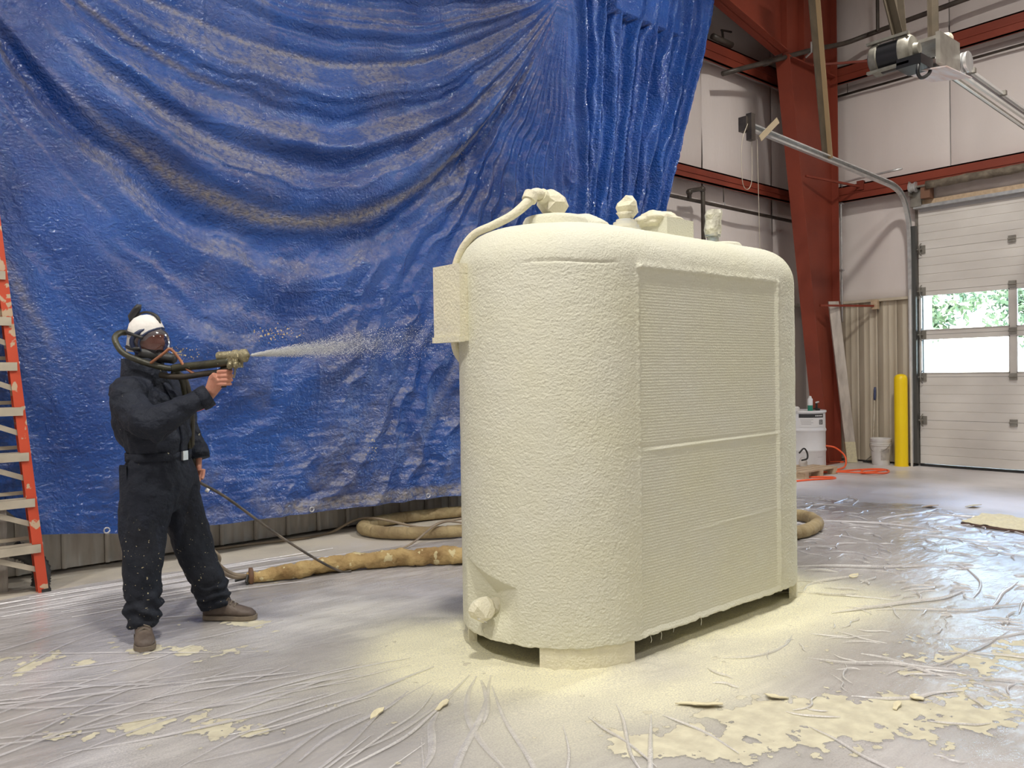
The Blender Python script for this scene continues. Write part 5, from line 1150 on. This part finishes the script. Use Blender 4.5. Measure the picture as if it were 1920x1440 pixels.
MB().loft([(Wp(*(GH+UPZ*.075-G*.0)), Wd(*(G*.018)), Wd(*(SD*.015))), (Wp(*(GH+UPZ*.04)), Wd(*(G*.020)), Wd(*(SD*.016))), (Wp(*(GH-UPZ*.05-G*.008)), Wd(*(G*.020)), Wd(*(SD*.016)))], 14).build('handle', M['black'], gun, True)
MB().tube([gp(.02, 0, -.05), gp(.018, 0, -.085), gp(.01, 0, -.11)], .006, 8).build('trigger', M['steel_dull'], gun)
MB().tube([gp(-.005, .012, -.022), gp(-.09, .01, -.028), gp(-.19, -.02, -.032), (Wp(.02, -.215, 1.522)), Wp(-.03, -.17, 1.515)], .0225, 14, sub=7).build('upper_hose', M['olive'], gun, True)
MB().tube([gp(-.01, -.0, -.055), gp(-.08, .0, -.075), gp(-.18, -.02, -.080), Wp(.03, -.23, 1.468), Wp(-.04, -.16, 1.47), Wp(-.10, -.13, 1.48)], .0165, 14, sub=7).build('lower_hose', mat('dark_hose', (.025, .022, .018), .5, var=(9, (.06, .045, .03), 1)), gun, True)
# whip hose: from the chest down the far side to the hip, then to the floor bundle
MB().tube([Wp(-.03, -.165, 1.50), Wp(.012, -.13, 1.46), Wp(.03, -.06, 1.38), Wp(.045, .02, 1.28), Wp(.05, .10, 1.18), Wp(.045, .13, 1.08), Wp(.05, .13, .98)], .020, 12, sub=7).build('whip_hose', M['olive'], gun, True)
MB().tube([Wp(-.01, -.165, 1.49), Wp(.03, -.12, 1.45), Wp(.055, -.04, 1.34), Wp(.065, .07, 1.22), Wp(.062, .125, 1.08), Wp(.07, .15, .95), Wp(.075, .17, .86)], .015, 12, sub=7).build('whip_hose', mat('dark_whip', (.03, .028, .022), .55, var=(12, (.07, .06, .04), 1)), gun, True)
ac1 = Wp(.075, .19, .88)
a1 = tag(MB().tube([ac1, Wp(.09, .17, .84), Vector((1.96, 5.04, .70)), Vector((2.35, 5.20, .40)), Vector((2.72, 5.33, .14)), Vector((2.92, 5.37, .02)), Vector((2.99, 5.33, .015))], .009, 10, sub=8).build('air_line', mat('scuffed_air_line', (.03, .028, .026), .5, var=(6, (.24, .19, .14), 1)), None, True), 'thin dark air line slanting from the person hip down to the floor', 'hose')
MB().tube([Wp(.135, .175, .785), Wp(.150, .178, .775)], .0125, 10).build('white_tape', M['label_white'], a1)
for k, dz in enumerate((0, .05)):
    tag(MB().tube([Wp(.10, .30, .45), Wp(.20, .30, .30+dz), Vector((2.04, 5.42, .17+dz*.6)), Vector((2.17, 5.51, .085+dz*.3)), Vector((2.30, 5.56, .055))], .016, 10, sub=8).build('feed_hose', M['rubber_tan'], None, True), ('lower' if k == 0 else 'upper')+' of two brown feed hoses running from behind the leg into the crusted hose', 'hose', 'feed hoses behind the leg')
tag(MB().tube([Wp(.05, -.28, 1.265), Wp(.185, -.15, 1.305)], .0035, 6).build('red_wire', mat('red_wire', (.60, .12, .08), .5)), 'short straight reddish wire poking out beneath the raised forearm', 'wire')

# ------------------------------------------------------------------ spray plume (a cone of mist)
def mist():
    m = bpy.data.materials.new('foam_mist'); m.use_nodes = True; t = m.node_tree; n = t.nodes; L = t.links; n.remove(n['Principled BSDF'])
    vsn = n.new('ShaderNodeVolumePrincipled'); vsn.inputs['Color'].default_value = (.95, .93, .88, 1); vsn.inputs['Anisotropy'].default_value = .2
    tc = n.new('ShaderNodeTexCoord'); sx = n.new('ShaderNodeSeparateXYZ'); L.new(tc.outputs['Object'], sx.inputs[0])
    x = sx.outputs[0]; rad = math_node(n, L, 'SQRT', math_node(n, L, 'ADD', math_node(n, L, 'MULTIPLY', sx.outputs[1], sx.outputs[1]), math_node(n, L, 'MULTIPLY', sx.outputs[2], sx.outputs[2])), 0)
    q = math_node(n, L, 'DIVIDE', rad, math_node(n, L, 'ADD', math_node(n, L, 'MULTIPLY', x, .135), .006))
    core = rng_node(n, L, q, 0, 1, 1, 0); core = math_node(n, L, 'MULTIPLY', core, core)
    fall = math_node(n, L, 'DIVIDE', 2.0, math_node(n, L, 'ADD', math_node(n, L, 'MULTIPLY', x, x), .012))
    fade = rng_node(n, L, x, .45, 1.35, 1, 0)
    tex = rng_node(n, L, noise_node(n, L, tc.outputs['Object'], 14, 3), .3, .7, .5, 1.4)
    d = math_node(n, L, 'MULTIPLY', math_node(n, L, 'MULTIPLY', core, fall), math_node(n, L, 'MULTIPLY', fade, tex))
    L.new(d, vsn.inputs['Density']); L.new(vsn.outputs[0], n['Material Output'].inputs['Volume']); return m
tip = gp(.112, 0, .008); b = MB()
b.lathe((0, 0, 0), [(.006, 0), (.05, .30), (.10, .68), (.185, 1.38)], 20, (1, 0, 0))
bmo = b.bm; bmesh.ops.recalc_face_normals(bmo, faces=bmo.faces); mem = bpy.data.meshes.new('spray_mist'); bmo.to_mesh(mem); bmo.free(); mem.materials.append(mist())
mo = bpy.data.objects.new('spray_mist', mem); COL.objects.link(mo); mo.location = tip
mo.rotation_euler = Vector((*gd.xy, .07)).to_track_quat('X', 'Z').to_euler()
tag(mo, 'fan of pale foam mist shooting from the gun towards the tank', 'mist', kind='stuff')

def droplets(n_=12000):
    q = np.random.default_rng(77); x = np.abs(q.exponential(.40, n_))+.01; x = x[x < 1.45]; n_ = len(x)
    rr_ = (.006+.125*x)*np.sqrt(q.random(n_))*q.random(n_)**.35; a = q.random(n_)*2*PI
    C_ = np.stack([x, rr_*np.cos(a), rr_*np.sin(a)], -1); sz = q.uniform(.0006, .0017, n_)*(1-.35*x/1.4)
    T = np.array([[1, 1, 1], [1, -1, -1], [-1, 1, -1], [-1, -1, 1]])*np.array([1.6, .6, .6])
    V = (C_[:, None]+T[None]*sz[:, None, None]).reshape(-1, 3); b_ = (np.arange(n_)*4)[:, None]
    F = np.concatenate([b_+np.array(f) for f in ((0, 1, 2), (0, 3, 1), (0, 2, 3), (1, 3, 2))]).astype(np.int32)
    me = bpy.data.meshes.new('droplets'); me.vertices.add(len(V)); me.vertices.foreach_set('co', V.astype(np.float32).ravel())
    me.loops.add(F.size); me.loops.foreach_set('vertex_index', F.ravel()); me.polygons.add(len(F)); me.polygons.foreach_set('loop_start', np.arange(0, F.size, 3, dtype=np.int32))
    me.update(calc_edges=True); o = link_mesh('droplets', me, mat('foam_droplet', (.88, .88, .87), .6)); o.parent = mo
    return tag(o, kind='stuff')
droplets()

# ================================================================== OUTSIDE, seen through the door panes
tag(MB().box((XW+.4, -40, -.35), (60, 60, -.06)).build('yard_ground', M['grass']), kind='structure')
def tree(x, y, h, w, seed, label):
    t = thing('tree', label, 'tree', (x, y, -.06), 0, 'trees outside the door')
    MB().tube([(x, y, -.06), (x+.1, y, h*.3), (x-.05, y+.1, h*.6)], [.22, .17, .09], 10, sub=3).build('trunk', M['bark'], t, True)
    r9 = np.random.default_rng(seed+40); c = MB()
    for k in range(9):
        a = seed+k*2.4; cc = Vector((x+w*.5*math.cos(a)*r9.uniform(.2, 1), y+w*.6*math.sin(a)*r9.uniform(.2, 1), h*(.36+.07*k)))
        for q in range(620):
            d = Vector(r9.normal(size=3)); d.normalize(); p_ = cc+Vector((d.x*w*.36, d.y*w*.40, d.z*h*.15))*r9.uniform(.5, 1.05)
            e1 = Vector(r9.normal(size=3)).normalized()*r9.uniform(.10, .20); e2 = e1.cross(Vector(r9.normal(size=3))).normalized()*r9.uniform(.06, .12)
            c.bm.faces.new([c.bm.verts.new(p_+v_) for v_ in (-e1, -e2*.8, e1, e2*.8)])
    tag(c.build('crown', M['leaf'], t), kind='stuff')
for k, (x, y, h, w) in enumerate(((24, 10.8, 5.6, 3.0), (31, 8.6, 7.0, 4.0), (27, 16.8, 5.4, 3.2), (24, 5.4, 5.2, 2.2))):
    tree(x, y, h, w, k*3+1, ['broad green tree seen through the left door panes, behind the mullion', 'tall green tree outside, seen through the second column of door panes', 'green tree outside at the left end of the door windows', 'green tree outside beyond the right door panes'][k])
